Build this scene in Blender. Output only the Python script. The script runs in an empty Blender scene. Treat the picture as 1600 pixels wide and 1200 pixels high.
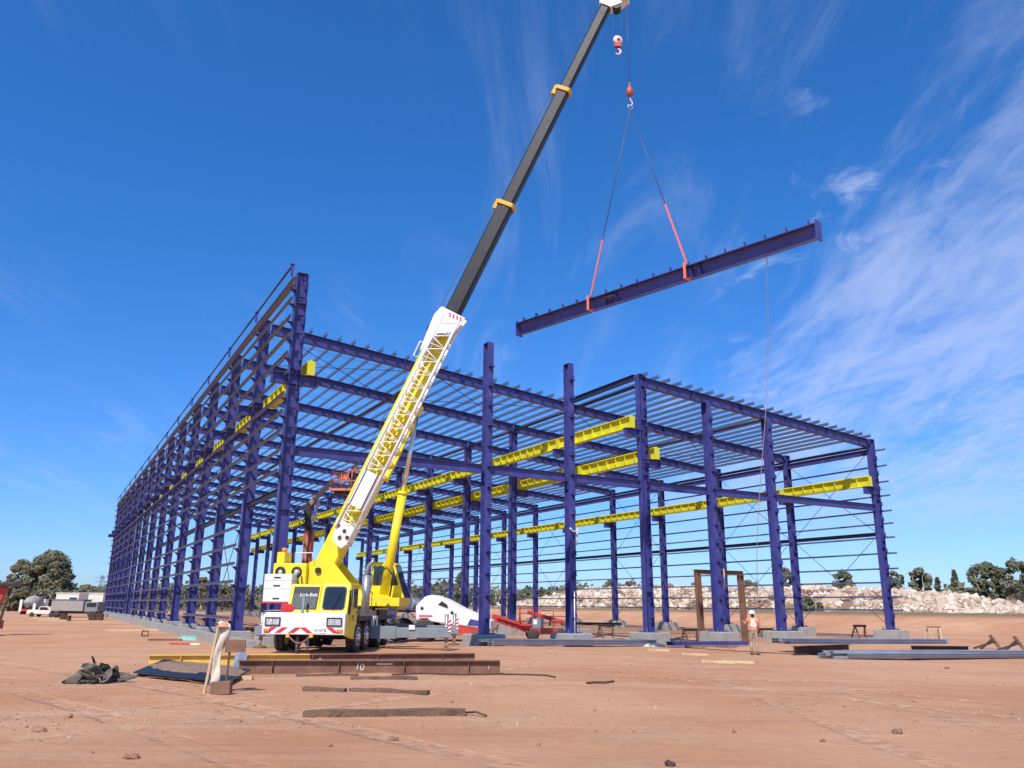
import bpy, bmesh, math, random
from mathutils import Vector, Matrix, noise, Quaternion

R = math.radians
scene = bpy.context.scene
col = scene.collection
rnd = random.Random(11)

# ------------------------------------------------------------------ camera
F_PX, PITCH, ROLL = 1257.0, R(15.364), R(0.499)
CAMZ = 1.815
cam_d = bpy.data.cameras.new("camera")
cam = bpy.data.objects.new("camera", cam_d)
col.objects.link(cam)
cam_d.sensor_width = 36.0
cam_d.lens = F_PX / 1600 * 36
cam_d.clip_start = 0.1
cam_d.clip_end = 9000
_up = Vector((0, -math.sin(PITCH), math.cos(PITCH)))
_fw = Vector((0, math.cos(PITCH), math.sin(PITCH)))
_x = Vector((1, 0, 0))
_r = _x * math.cos(ROLL) + _up * math.sin(ROLL)
_u = -_x * math.sin(ROLL) + _up * math.cos(ROLL)
cam.matrix_world = Matrix(((_r.x, _u.x, -_fw.x, 0), (_r.y, _u.y, -_fw.y, 0), (_r.z, _u.z, -_fw.z, CAMZ), (0, 0, 0, 1)))
scene.camera = cam

# ------------------------------------------------------------------ sun and sky
SUN_TO = Vector((-0.336, -0.942, 0)).normalized()      # horizontal direction towards the sun
SUN_EL = R(50)
sd = bpy.data.lights.new("sun", 'SUN')
sd.energy = 4.2
sd.angle = R(0.55)
sd.color = (1.0, 0.95, 0.86)
sun = bpy.data.objects.new("sun", sd)
col.objects.link(sun)
tosun = Vector((SUN_TO.x * math.cos(SUN_EL), SUN_TO.y * math.cos(SUN_EL), math.sin(SUN_EL)))
sun.rotation_euler = tosun.to_track_quat('Z', 'Y').to_euler()
sun.location = (-30, -60, 80)

world = bpy.data.worlds.new("World")
scene.world = world
world.use_nodes = True
wn, wl = world.node_tree.nodes, world.node_tree.links
wn.clear()
def N(t, **k):
    n = wn.new(t)
    for a, b in k.items():
        setattr(n, a, b)
    return n
sky = N('ShaderNodeTexSky', sky_type='NISHITA')
sky.sun_disc = False
sky.sun_elevation = SUN_EL
sky.sun_rotation = math.atan2(SUN_TO.x, SUN_TO.y)
sky.altitude = 200
sky.air_density = 1.0
sky.dust_density = 0.35
sky.ozone_density = 3.0
hs = N('ShaderNodeHueSaturation')
hs.inputs['Saturation'].default_value = 1.16
hs.inputs['Value'].default_value = 1.0
wl.new(sky.outputs[0], hs.inputs['Color'])
# thin high cloud: a flat layer seen in perspective (direction / height)
tc = N('ShaderNodeTexCoord')
sep = N('ShaderNodeSeparateXYZ')
wl.new(tc.outputs['Generated'], sep.inputs[0])
zc = N('ShaderNodeMath', operation='MAXIMUM'); zc.inputs[1].default_value = 0.02
wl.new(sep.outputs[2], zc.inputs[0])
za = N('ShaderNodeMath', operation='ADD'); za.inputs[1].default_value = 0.10
wl.new(zc.outputs[0], za.inputs[0])
dx = N('ShaderNodeMath', operation='DIVIDE'); wl.new(sep.outputs[0], dx.inputs[0]); wl.new(za.outputs[0], dx.inputs[1])
dy = N('ShaderNodeMath', operation='DIVIDE'); wl.new(sep.outputs[1], dy.inputs[0]); wl.new(za.outputs[0], dy.inputs[1])
cmb = N('ShaderNodeCombineXYZ'); wl.new(dx.outputs[0], cmb.inputs[0]); wl.new(dy.outputs[0], cmb.inputs[1])
def cloudnoise(scale, rot, stretch, off, detail, rough, dist):
    m = N('ShaderNodeMapping')
    m.inputs['Rotation'].default_value = (0, 0, rot)
    m.inputs['Scale'].default_value = stretch
    m.inputs['Location'].default_value = off
    wl.new(cmb.outputs[0], m.inputs['Vector'])
    n = N('ShaderNodeTexNoise')
    n.inputs['Scale'].default_value = scale
    n.inputs['Detail'].default_value = detail
    n.inputs['Roughness'].default_value = rough
    n.inputs['Distortion'].default_value = dist
    wl.new(m.outputs[0], n.inputs['Vector'])
    return n
def math_(op, a, b=None, clamp=False):
    m = N('ShaderNodeMath', operation=op); m.use_clamp = clamp
    for i, v in enumerate((a, b)):
        if v is None: continue
        if isinstance(v, (int, float)): m.inputs[i].default_value = v
        else: wl.new(v, m.inputs[i])
    return m.outputs[0]
def ramp_(v, lo, hi):
    m = N('ShaderNodeMapRange'); m.interpolation_type = 'SMOOTHSTEP'
    m.inputs[1].default_value = lo; m.inputs[2].default_value = hi
    wl.new(v, m.inputs[0])
    return m.outputs[0]
n_big = cloudnoise(0.9, 0.3, (1, 1, 1), (2.3, 0.4, 0), 3, 0.5, 0.3)
n_sheet = cloudnoise(3.2, -0.3, (1.0, 0.30, 1), (4.1, 1.7, 0), 10, 0.66, 0.9)          # rippled sheet
n_rip = cloudnoise(11.0, -0.3, (1.0, 0.35, 1), (0.3, 7.7, 0), 6, 0.6, 1.4)
n_puff = cloudnoise(4.4, 0.2, (1.0, 0.8, 1), (3.7, 8.2, 0), 7, 0.58, 0.6)             # small tufts
n_wisp = cloudnoise(2.4, -0.2, (1.7, 0.36, 1), (1.9, 6.1, 0), 9, 0.62, 0.9)           # long fibres
east = ramp_(dx.outputs[0], 0.25, 1.15)                        # more cloud towards the east
sheet = math_('ADD', math_('MULTIPLY', n_sheet.outputs[0], 0.70), math_('MULTIPLY', n_rip.outputs[0], 0.30))
sheet = ramp_(math_('ADD', sheet, math_('ADD', math_('MULTIPLY', east, 0.34), math_('MULTIPLY', n_big.outputs[0], 0.22))), 0.72, 1.08)
sheet = math_('MULTIPLY', sheet, math_('MULTIPLY', ramp_(dx.outputs[0], 0.20, 0.85), 0.52))
puff = math_('MULTIPLY', math_('MULTIPLY', ramp_(n_puff.outputs[0], 0.53, 0.74), ramp_(dx.outputs[0], 0.34, 0.60)), math_('MULTIPLY', ramp_(n_big.outputs[0], 0.36, 0.56), 0.50))
wisp = math_('MULTIPLY', ramp_(n_wisp.outputs[0], 0.48, 0.80), math_('MULTIPLY', ramp_(n_big.outputs[0], 0.36, 0.60), 0.28))
dens = math_('MAXIMUM', sheet, math_('MAXIMUM', puff, wisp))
horiz_fade = ramp_(sep.outputs[2], 0.02, 0.16)
dens = math_('MULTIPLY', dens, horiz_fade)
mixc = N('ShaderNodeMix'); mixc.data_type = 'RGBA'
wl.new(dens, mixc.inputs[0])
tint = N('ShaderNodeMix'); tint.data_type = 'RGBA'; tint.blend_type = 'MULTIPLY'     # the camera's cool daylight balance
tint.inputs[0].default_value = 1.0
tmix = N('ShaderNodeMix'); tmix.data_type = 'RGBA'
wl.new(ramp_(sep.outputs[2], -0.05, 0.5), tmix.inputs[0])
tmix.inputs[6].default_value = (0.58, 0.80, 1.32, 1); tmix.inputs[7].default_value = (0.46, 1.02, 1.50, 1)
wl.new(hs.outputs[0], tint.inputs[6]); wl.new(tmix.outputs[2], tint.inputs[7])
wl.new(tint.outputs[2], mixc.inputs[6])
mixc.inputs[7].default_value = (5.2, 5.9, 8.4, 1)
bg = N('ShaderNodeBackground'); bg.inputs[1].default_value = 0.1
wl.new(mixc.outputs[2], bg.inputs[0])
out = N('ShaderNodeOutputWorld'); wl.new(bg.outputs[0], out.inputs[0])

scene.view_settings.view_transform = 'Standard'
scene.view_settings.look = 'None'
scene.view_settings.gamma = 1.0
scene.view_settings.exposure = 0.32
scene.view_settings.use_curve_mapping = False

# ------------------------------------------------------------------ helpers
def pray(px, py):
    X = (px - 800) / F_PX; Z = (600 - py) / F_PX
    cr, sr = math.cos(ROLL), math.sin(ROLL)
    x_ = X * cr - Z * sr; z_ = X * sr + Z * cr
    c, s = math.cos(PITCH), math.sin(PITCH)
    return Vector((x_, c - z_ * s, s + z_ * c))
def G(px, py, z=0.0):
    """where the sight line through a photo pixel meets the height z"""
    r = pray(px, py); t = (z - CAMZ) / r.z
    return Vector((r.x * t, r.y * t, z))
def AY(px, py, Y):
    r = pray(px, py); t = Y / r.y
    return Vector((r.x * t, Y, CAMZ + r.z * t))

BX, BY, YAW = -9.056, 32.153, R(29.309)
U, D = 4.545, 6.823
E1 = Vector((math.cos(YAW), math.sin(YAW), 0)); E2 = Vector((-math.sin(YAW), math.cos(YAW), 0))
def B2W(a, b, h=0): return Vector((BX, BY, 0)) + E1 * a + E2 * b + Vector((0, 0, h))
def W2B(x, y):
    d = Vector((x - BX, y - BY, 0)); return d.dot(E1), d.dot(E2)

MATS = {}
def mat(name, color, rough=0.6, metal=0.0, var=0.0, vscale=3.0, bump=0.0, bscale=30.0, spec=0.5, color2=None, dust=0.0):
    if name in MATS: return MATS[name]
    m = bpy.data.materials.new(name); m.use_nodes = True
    nt = m.node_tree; b = nt.nodes['Principled BSDF']
    b.inputs['Base Color'].default_value = (*color, 1)
    b.inputs['Roughness'].default_value = rough
    b.inputs['Metallic'].default_value = metal
    b.inputs['Specular IOR Level'].default_value = spec
    if var or color2 or dust:
        tc = nt.nodes.new('ShaderNodeTexCoord')
        n = nt.nodes.new('ShaderNodeTexNoise'); n.inputs['Scale'].default_value = vscale; n.inputs['Detail'].default_value = 6
        n.inputs['Roughness'].default_value = 0.65
        nt.links.new(tc.outputs['Object'], n.inputs['Vector'])
        r = nt.nodes.new('ShaderNodeValToRGB')
        c2 = color2 or tuple(min(1, c * (1 + var)) for c in color)
        c1 = color if color2 else tuple(c * (1 - var) for c in color)
        r.color_ramp.elements[0].position = 0.35; r.color_ramp.elements[1].position = 0.68
        r.color_ramp.elements[0].color = (*c1, 1); r.color_ramp.elements[1].color = (*c2, 1)
        nt.links.new(n.outputs[0], r.inputs[0]); src = r.outputs[0]
        if dust:
            n2 = nt.nodes.new('ShaderNodeTexNoise'); n2.inputs['Scale'].default_value = vscale * 3.7; n2.inputs['Detail'].default_value = 9
            nt.links.new(tc.outputs['Object'], n2.inputs['Vector'])
            mr = nt.nodes.new('ShaderNodeMapRange'); mr.inputs[1].default_value = 0.48; mr.inputs[2].default_value = 0.75; mr.inputs[4].default_value = dust
            nt.links.new(n2.outputs[0], mr.inputs[0])
            mx = nt.nodes.new('ShaderNodeMix'); mx.data_type = 'RGBA'
            nt.links.new(mr.outputs[0], mx.inputs[0]); nt.links.new(src, mx.inputs[6]); mx.inputs[7].default_value = (0.36, 0.24, 0.17, 1)
            src = mx.outputs[2]
            ra = nt.nodes.new('ShaderNodeMath'); ra.operation = 'ADD'; ra.inputs[1].default_value = rough
            nt.links.new(mr.outputs[0], ra.inputs[0]); nt.links.new(ra.outputs[0], b.inputs['Roughness'])
        nt.links.new(src, b.inputs['Base Color'])
    if bump:
        tc = nt.nodes.new('ShaderNodeTexCoord')
        n = nt.nodes.new('ShaderNodeTexNoise'); n.inputs['Scale'].default_value = bscale; n.inputs['Detail'].default_value = 8
        nt.links.new(tc.outputs['Object'], n.inputs['Vector'])
        bp = nt.nodes.new('ShaderNodeBump'); bp.inputs['Strength'].default_value = bump; bp.inputs['Distance'].default_value = 0.05
        nt.links.new(n.outputs[0], bp.inputs['Height']); nt.links.new(bp.outputs[0], b.inputs['Normal'])
    MATS[name] = m
    return m
M = {}
M['blue'] = mat('blue_paint', (0.045, 0.050, 0.222), 0.42, 0, 0.24, 0.7, dust=0.12)
M['galv'] = mat('galvanised', (0.15, 0.20, 0.29), 0.36, 0.5, 0.07, 0.8)
M['girt'] = mat('galvanised_dusty', (0.19, 0.185, 0.225), 0.5, 0.3, 0.10, 0.6)
M['dark'] = mat('dark_steel', (0.028, 0.026, 0.06), 0.5, 0, 0.15, 2.0)
M['yel'] = mat('runway_yellow', (0.66, 0.62, 0.018), 0.45, 0, 0.08, 1.5, dust=0.08)
M['conc'] = mat('concrete', (0.33, 0.31, 0.275), 0.9, 0, 0.16, 2.5, 0.3, 25)
M['cyel'] = mat('crane_yellow', (0.86, 0.67, 0.016), 0.42, 0, 0.10, 0.9, dust=0.22)
M['white'] = mat('white_paint', (0.80, 0.79, 0.76), 0.45, 0, 0.06, 1.5, dust=0.20)
M['boom'] = mat('boom_charcoal', (0.021, 0.022, 0.027), 0.5, 0, 0.18, 1.0, spec=0.35)
M['grey'] = mat('outrigger_grey', (0.20, 0.23, 0.25), 0.5, 0, 0.12, 2.0, dust=0.2)
M['deck'] = mat('deck_grey', (0.33, 0.30, 0.27), 0.7, 0, 0.2, 3.0, dust=0.4)
M['black'] = mat('black_parts', (0.018, 0.017, 0.016), 0.55, 0, 0.2, 4.0, dust=0.15)
M['tyre'] = mat('tyre_rubber', (0.030, 0.028, 0.026), 0.8, 0, 0.2, 6.0, 0.25, 40, dust=0.45)
M['rim'] = mat('rim_alloy', (0.62, 0.61, 0.58), 0.35, 0.6, 0.1, 5.0, dust=0.2)
M['chrome'] = mat('ram_chrome', (0.72, 0.74, 0.76), 0.16, 1.0, 0.04, 4.0)
M['steelpipe'] = mat('stack_steel', (0.36, 0.35, 0.34), 0.4, 0.6, 0.15, 3.0, dust=0.2)
M['glass'] = mat('cab_glass', (0.012, 0.016, 0.022), 0.05, 0, 0.2, 2.0, spec=0.8)
M['lamp'] = mat('lamp_glass', (0.55, 0.56, 0.55), 0.15, 0.3, 0.25, 14.0, 0.4, 60)
M['red'] = mat('red_paint', (0.50, 0.045, 0.028), 0.45, 0, 0.12, 2.0, dust=0.18)
M['redstripe'] = mat('red_marker', (0.60, 0.035, 0.045), 0.4, 0, 0.08, 3.0)
M['orange'] = mat('orange_lens', (0.75, 0.20, 0.03), 0.3, 0, 0.08, 3.0)
M['rust'] = mat('rust_steel', (0.155, 0.070, 0.042), 0.85, 0, 0.28, 2.2, 0.2, 40, color2=(0.25, 0.125, 0.08), dust=0.3)
M['rustdk'] = mat('rust_dark', (0.05, 0.026, 0.018), 0.85, 0, 0.3, 3, 0.2, 40, color2=(0.10, 0.05, 0.033))
M['oldyel'] = mat('faded_yellow', (0.66, 0.42, 0.07), 0.7, 0, 0.12, 3, dust=0.25)
M['wood'] = mat('pale_timber', (0.58, 0.42, 0.24), 0.85, 0, 0.18, 4, 0.3, 30)
M['woodold'] = mat('weathered_timber', (0.115, 0.065, 0.038), 0.9, 0, 0.3, 5, 0.6, 20, color2=(0.21, 0.125, 0.075))
M['woodbrd'] = mat('brown_board', (0.22, 0.115, 0.07), 0.85, 0, 0.2, 5, 0.3, 30)
M['chalk'] = mat('chalk', (0.72, 0.60, 0.50), 0.95, 0, 0.1, 8)
M['tarp'] = mat('tarp_cloth', (0.115, 0.098, 0.078), 0.8, 0, 0.25, 5, 0.3, 30, dust=0.4)
M['plate'] = mat('mill_scale_plate', (0.020, 0.022, 0.030), 0.42, 0.2, 0.25, 2)
M['clod'] = mat('clod_earth', (0.34, 0.175, 0.10), 0.95, 0, 0.25, 9, 0.5, 30)
M['dirt'] = mat('loose_dirt_gap_shade', (0.25, 0.15, 0.10), 0.95, 0, 0.25, 6, 0.6, 18)
M['cloth'] = mat('white_cloth', (0.64, 0.56, 0.44), 0.9, 0, 0.12, 6)
M['sling'] = mat('sling_red', (0.80, 0.17, 0.11), 0.7, 0, 0.1, 6)
M['rope'] = mat('pale_rope', (0.62, 0.55, 0.46), 0.9, 0, 0.08, 9)
M['wire'] = mat('wire_rope', (0.10, 0.11, 0.13), 0.5, 0.5, 0.08, 9)
M['hook'] = mat('hook_red', (0.42, 0.075, 0.055), 0.45, 0, 0.2, 6, dust=0.2)
M['hookw'] = mat('hook_pale', (0.72, 0.56, 0.53), 0.5, 0, 0.15, 6)
M['lilac'] = mat('purlin_stack_steel', (0.36, 0.38, 0.44), 0.36, 0.45, 0.12, 1.5, dust=0.12)
M['skin'] = mat('skin', (0.45, 0.25, 0.17), 0.6)
M['hivis'] = mat('hivis_orange', (0.72, 0.25, 0.14), 0.75, 0, 0.08, 8)
M['liftred'] = mat('lift_orange_red', (0.66, 0.17, 0.09), 0.5, 0, 0.12, 2, dust=0.2)
M['reflect'] = mat('reflective_tape', (0.78, 0.74, 0.68), 0.4)
M['khaki'] = mat('khaki_cloth', (0.36, 0.27, 0.19), 0.9, 0, 0.15, 8)
M['navy'] = mat('navy_cloth', (0.025, 0.03, 0.05), 0.9, 0, 0.15, 8)
M['helmet'] = mat('helmet_white', (0.75, 0.73, 0.66), 0.35)
M['boot'] = mat('boot_leather', (0.20, 0.13, 0.08), 0.8)
M['hair'] = mat('hair_dark', (0.02, 0.014, 0.01), 0.7)
M['brown'] = mat('lift_brown', (0.20, 0.085, 0.055), 0.6, 0, 0.2, 3, dust=0.2)
M['liftarm'] = mat('lift_arm', (0.30, 0.19, 0.13), 0.55, 0, 0.2, 3, dust=0.2)
M['rock1'] = mat('rock_cream', (0.60, 0.48, 0.36), 0.95, 0, 0.15, 1.2)
M['rock2'] = mat('rock_pink', (0.48, 0.34, 0.25), 0.95, 0, 0.18, 1.2)
M['rock3'] = mat('rock_pale', (0.68, 0.59, 0.47), 0.95, 0, 0.12, 1.2)
M['sand'] = mat('sand', (0.50, 0.35, 0.24), 0.95, 0, 0.16, 1.1, 0.4, 9)
M['bark'] = mat('bark', (0.17, 0.13, 0.10), 0.9, 0, 0.3, 3)
M['barkp'] = mat('pale_bark', (0.42, 0.35, 0.28), 0.9, 0, 0.25, 3)
M['leaf1'] = mat('leaf_olive', (0.215, 0.205, 0.105), 0.7, 0, 0.2, 0.7)
M['leaf2'] = mat('leaf_dark', (0.140, 0.146, 0.078), 0.7, 0, 0.2, 0.7)
M['leaf3'] = mat('leaf_grey', (0.245, 0.240, 0.165), 0.7, 0, 0.2, 0.7)
M['leafbr'] = mat('leaf_brown', (0.230, 0.155, 0.105), 0.8, 0, 0.2, 0.7)
for k_ in ('leaf1', 'leaf2', 'leaf3', 'leafbr'):
    nt = M[k_].node_tree; b_ = nt.nodes['Principled BSDF']; src_ = b_.inputs['Base Color'].links[0].from_socket
    tr_ = nt.nodes.new('ShaderNodeBsdfTranslucent'); nt.links.new(src_, tr_.inputs[0]); mx_ = nt.nodes.new('ShaderNodeMixShader'); mx_.inputs[0].default_value = 0.38
    nt.links.new(b_.outputs[0], mx_.inputs[1]); nt.links.new(tr_.outputs[0], mx_.inputs[2]); nt.links.new(mx_.outputs[0], nt.nodes['Material Output'].inputs[0])
M['cream'] = mat('cream_sheet', (0.72, 0.66, 0.55), 0.6, 0, 0.06, 1)
M['teal'] = mat('teal_sheet', (0.20, 0.42, 0.36), 0.6, 0, 0.15, 5)

class MB:
    def __init__(s): s.v = []; s.f = []; s.m = []; s.sm = []
    def add(s, vs, fs, mi=0, smooth=False):
        o = len(s.v); s.v += [tuple(v) for v in vs]
        for f in fs: s.f.append([i + o for i in f]); s.m.append(mi); s.sm.append(smooth)
        return s
    def box(s, c, size, rot=None, mi=0):
        x, y, z = (q / 2 for q in size); c = Vector(c)
        vs = [Vector((i * x, j * y, k * z)) for i in (-1, 1) for j in (-1, 1) for k in (-1, 1)]
        if rot is not None: vs = [rot @ v for v in vs]
        return s.add([v + c for v in vs], [(0, 1, 3, 2), (4, 6, 7, 5), (0, 4, 5, 1), (2, 3, 7, 6), (0, 2, 6, 4), (1, 5, 7, 3)], mi)
    def bb(s, x0, x1, y0, y1, z0, z1, mi=0):
        return s.box(((x0 + x1) / 2, (y0 + y1) / 2, (z0 + z1) / 2), (x1 - x0, y1 - y0, z1 - z0), None, mi)
    def ext(s, prof, p1, p2, up=(0, 0, 1), mi=0, prof2=None):
        """extrude a 2-D outline (side, up) from p1 to p2"""
        p1, p2 = Vector(p1), Vector(p2); d = (p2 - p1).normalized(); up = Vector(up)
        side = d.cross(up)
        if side.length < 1e-5: side = d.cross(Vector((1, 0, 0)))
        side.normalize(); u = side.cross(d); n = len(prof); pr2 = prof2 or prof
        vs = [p1 + side * a + u * b for a, b in prof] + [p2 + side * a + u * b for a, b in pr2]
        fs = [(i, (i + 1) % n, n + (i + 1) % n, n + i) for i in range(n)] + [tuple(range(n - 1, -1, -1)), tuple(range(n, 2 * n))]
        return s.add(vs, fs, mi)
    def bar(s, p1, p2, w, h, up=(0, 0, 1), mi=0, w2=None, h2=None):
        q = lambda a, b: [(-a / 2, -b / 2), (a / 2, -b / 2), (a / 2, b / 2), (-a / 2, b / 2)]
        return s.ext(q(w, h), p1, p2, up, mi, q(w2 or w, h2 or h))
    def ib(s, p1, p2, h, w, tf=0.025, tw=0.02, up=(0, 0, 1), mi=0):
        a, b, t = w / 2, h / 2, tw / 2
        pr = [(-a, -b), (a, -b), (a, -b + tf), (t, -b + tf), (t, b - tf), (a, b - tf), (a, b), (-a, b), (-a, b - tf), (-t, b - tf), (-t, -b + tf), (-a, -b + tf)]
        return s.ext(pr, p1, p2, up, mi)
    def cee(s, p1, p2, h, w, t=0.012, up=(0, 0, 1), mi=0, flip=1):
        b = h / 2; a = w * flip; t_ = t * flip
        pr = [(0, -b), (a, -b), (a, -b + t), (t_, -b + t), (t_, b - t), (a, b - t), (a, b), (0, b)]
        if flip < 0: pr.reverse()
        return s.ext(pr, p1, p2, up, mi)
    def tube(s, pts, r, n=8, mi=0, cap=True):
        pts = [Vector(p) for p in pts]; rs = r if isinstance(r, (list, tuple)) else [r] * len(pts)
        vs = []; prev = None
        for i, p in enumerate(pts):
            d = (pts[min(i + 1, len(pts) - 1)] - pts[max(i - 1, 0)]).normalized()
            if prev is None:
                x = d.orthogonal().normalized()
            else:
                x = (prev - d * prev.dot(d))
                x = x.normalized() if x.length > 1e-6 else d.orthogonal().normalized()
            prev = x; y = d.cross(x)
            for k in range(n):
                a = 2 * math.pi * k / n
                vs.append(p + (x * math.cos(a) + y * math.sin(a)) * rs[i])
        fs = [(i * n + k, i * n + (k + 1) % n, (i + 1) * n + (k + 1) % n, (i + 1) * n + k) for i in range(len(pts) - 1) for k in range(n)]
        s.add(vs, fs, mi, True)
        if cap:
            o = len(s.v) - len(vs)
            s.f.append([o + k for k in range(n - 1, -1, -1)]); s.m.append(mi); s.sm.append(False)
            e = o + (len(pts) - 1) * n
            s.f.append([e + k for k in range(n)]); s.m.append(mi); s.sm.append(False)
        return s
    def lathe(s, prof, c, axis, n=20, mi=0, smooth=True):
        """prof: (radius, along axis)"""
        c = Vector(c); ax = Vector(axis).normalized(); x = ax.orthogonal().normalized(); y = ax.cross(x); vs = []
        for r, h in prof:
            for k in range(n):
                a = 2 * math.pi * k / n
                vs.append(c + ax * h + (x * math.cos(a) + y * math.sin(a)) * r)
        fs = [(i * n + k, i * n + (k + 1) % n, (i + 1) * n + (k + 1) % n, (i + 1) * n + k) for i in range(len(prof) - 1) for k in range(n)]
        return s.add(vs, fs, mi, smooth)
    def poly(s, pts, th, nrm, mi=0):
        """flat outline with thickness along nrm"""
        pts = [Vector(p) for p in pts]; nv = Vector(nrm).normalized() * th; n = len(pts)
        fs = [tuple(range(n - 1, -1, -1)), tuple(range(n, 2 * n))] + [(i, (i + 1) % n, n + (i + 1) % n, n + i) for i in range(n)]
        return s.add(pts + [p + nv for p in pts], fs, mi)
    def xf(s, mx):
        s.v = [tuple(mx @ Vector(v)) for v in s.v]; return s
    def mesh(s, name, mats):
        me = bpy.data.meshes.new(name)
        me.from_pydata(s.v, [], s.f)
        for m in (mats if isinstance(mats, (list, tuple)) else [mats]): me.materials.append(m)
        me.polygons.foreach_set('material_index', s.m)
        me.polygons.foreach_set('use_smooth', s.sm)
        bm = bmesh.new(); bm.from_mesh(me); bmesh.ops.recalc_face_normals(bm, faces=bm.faces); bm.to_mesh(me); bm.free()
        me.update(); return me
    def build(s, name, mats, parent=None, loc=(0, 0, 0), rz=0.0):
        return put(s.mesh(name, mats), name, parent, loc, rz)
def put(me, name, parent=None, loc=(0, 0, 0), rz=0.0):
    o = bpy.data.objects.new(name, me); col.objects.link(o)
    o.parent = parent; o.location = loc; o.rotation_euler = (0, 0, rz)
    return o
def bevel(o, w=0.03, seg=2):
    m = o.modifiers.new('bevel', 'BEVEL'); m.width = w; m.segments = seg; m.limit_method = 'ANGLE'; m.angle_limit = R(35); return o
def tag(o, label=None, cat=None, group=None, kind=None):
    if label: o['label'] = label
    if cat: o['category'] = cat
    if group: o['group'] = group
    if kind: o['kind'] = kind
    return o
def thing(name, label, cat, loc=(0, 0, 0), rz=0.0, group=None):
    o = bpy.data.objects.new(name, None); col.objects.link(o); o.empty_display_size = 0.3
    o.location = loc; o.rotation_euler = (0, 0, rz)
    return tag(o, label, cat, group)
def text_mesh(s, size, name='lettering', thick=0.003):
    cu = bpy.data.curves.new(name, 'FONT'); cu.body = s; cu.size = size; cu.extrude = thick; cu.align_x = 'CENTER'; cu.align_y = 'CENTER'
    o = bpy.data.objects.new(name, cu); col.objects.link(o)
    bpy.context.view_layer.update()
    me = bpy.data.meshes.new_from_object(o.evaluated_get(bpy.context.evaluated_depsgraph_get()))
    bpy.data.objects.remove(o); bpy.data.curves.remove(cu)
    return me
def smooth(a, b, x):
    t = max(0.0, min(1.0, (x - a) / (b - a))); return t * t * (3 - 2 * t)
def nz(x, y, z=0.0): return noise.noise((x, y, z))

# ------------------------------------------------------------------ terrain
def ridge_top(b):
    """crest height of the rubble heap along the building's length"""
    return 3.75 + 0.012 * max(b, 0) + 0.5 * nz(b * 0.05, 3.1) + 0.25 * nz(b * 0.2, 8.1)
def bank(a, b):
    e = 54 + 2.2 * nz(b * 0.06, 1.3) + 0.8 * nz(b * 0.25, 5.0)
    return 1.45 * smooth(e, e + 10.5, a) * (1 + 0.08 * nz(a * 0.3, b * 0.3))
def terrain(x, y):
    a, b = W2B(x, y); d = math.hypot(x, y)
    z = 0.035 * nz(x * 0.22, y * 0.22, 2.0) * smooth(4, 14, d) + 0.014 * nz(x * 0.9, y * 0.9, 4.0) + 0.006 * nz(x * 3.1, y * 3.1, 7.0)
    z -= 0.02
    z += 0.40 * smooth(21, 1, a) * smooth(6, -6, b) * smooth(-60, -25, a)
    if a > 50: z += bank(a, b) + 0.10 * nz(x * 0.6, y * 0.6) * smooth(54, 58, a)
    z += 0.5 * smooth(120, 300, d) * nz(x * 0.01, y * 0.01, 9)
    return z
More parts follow.
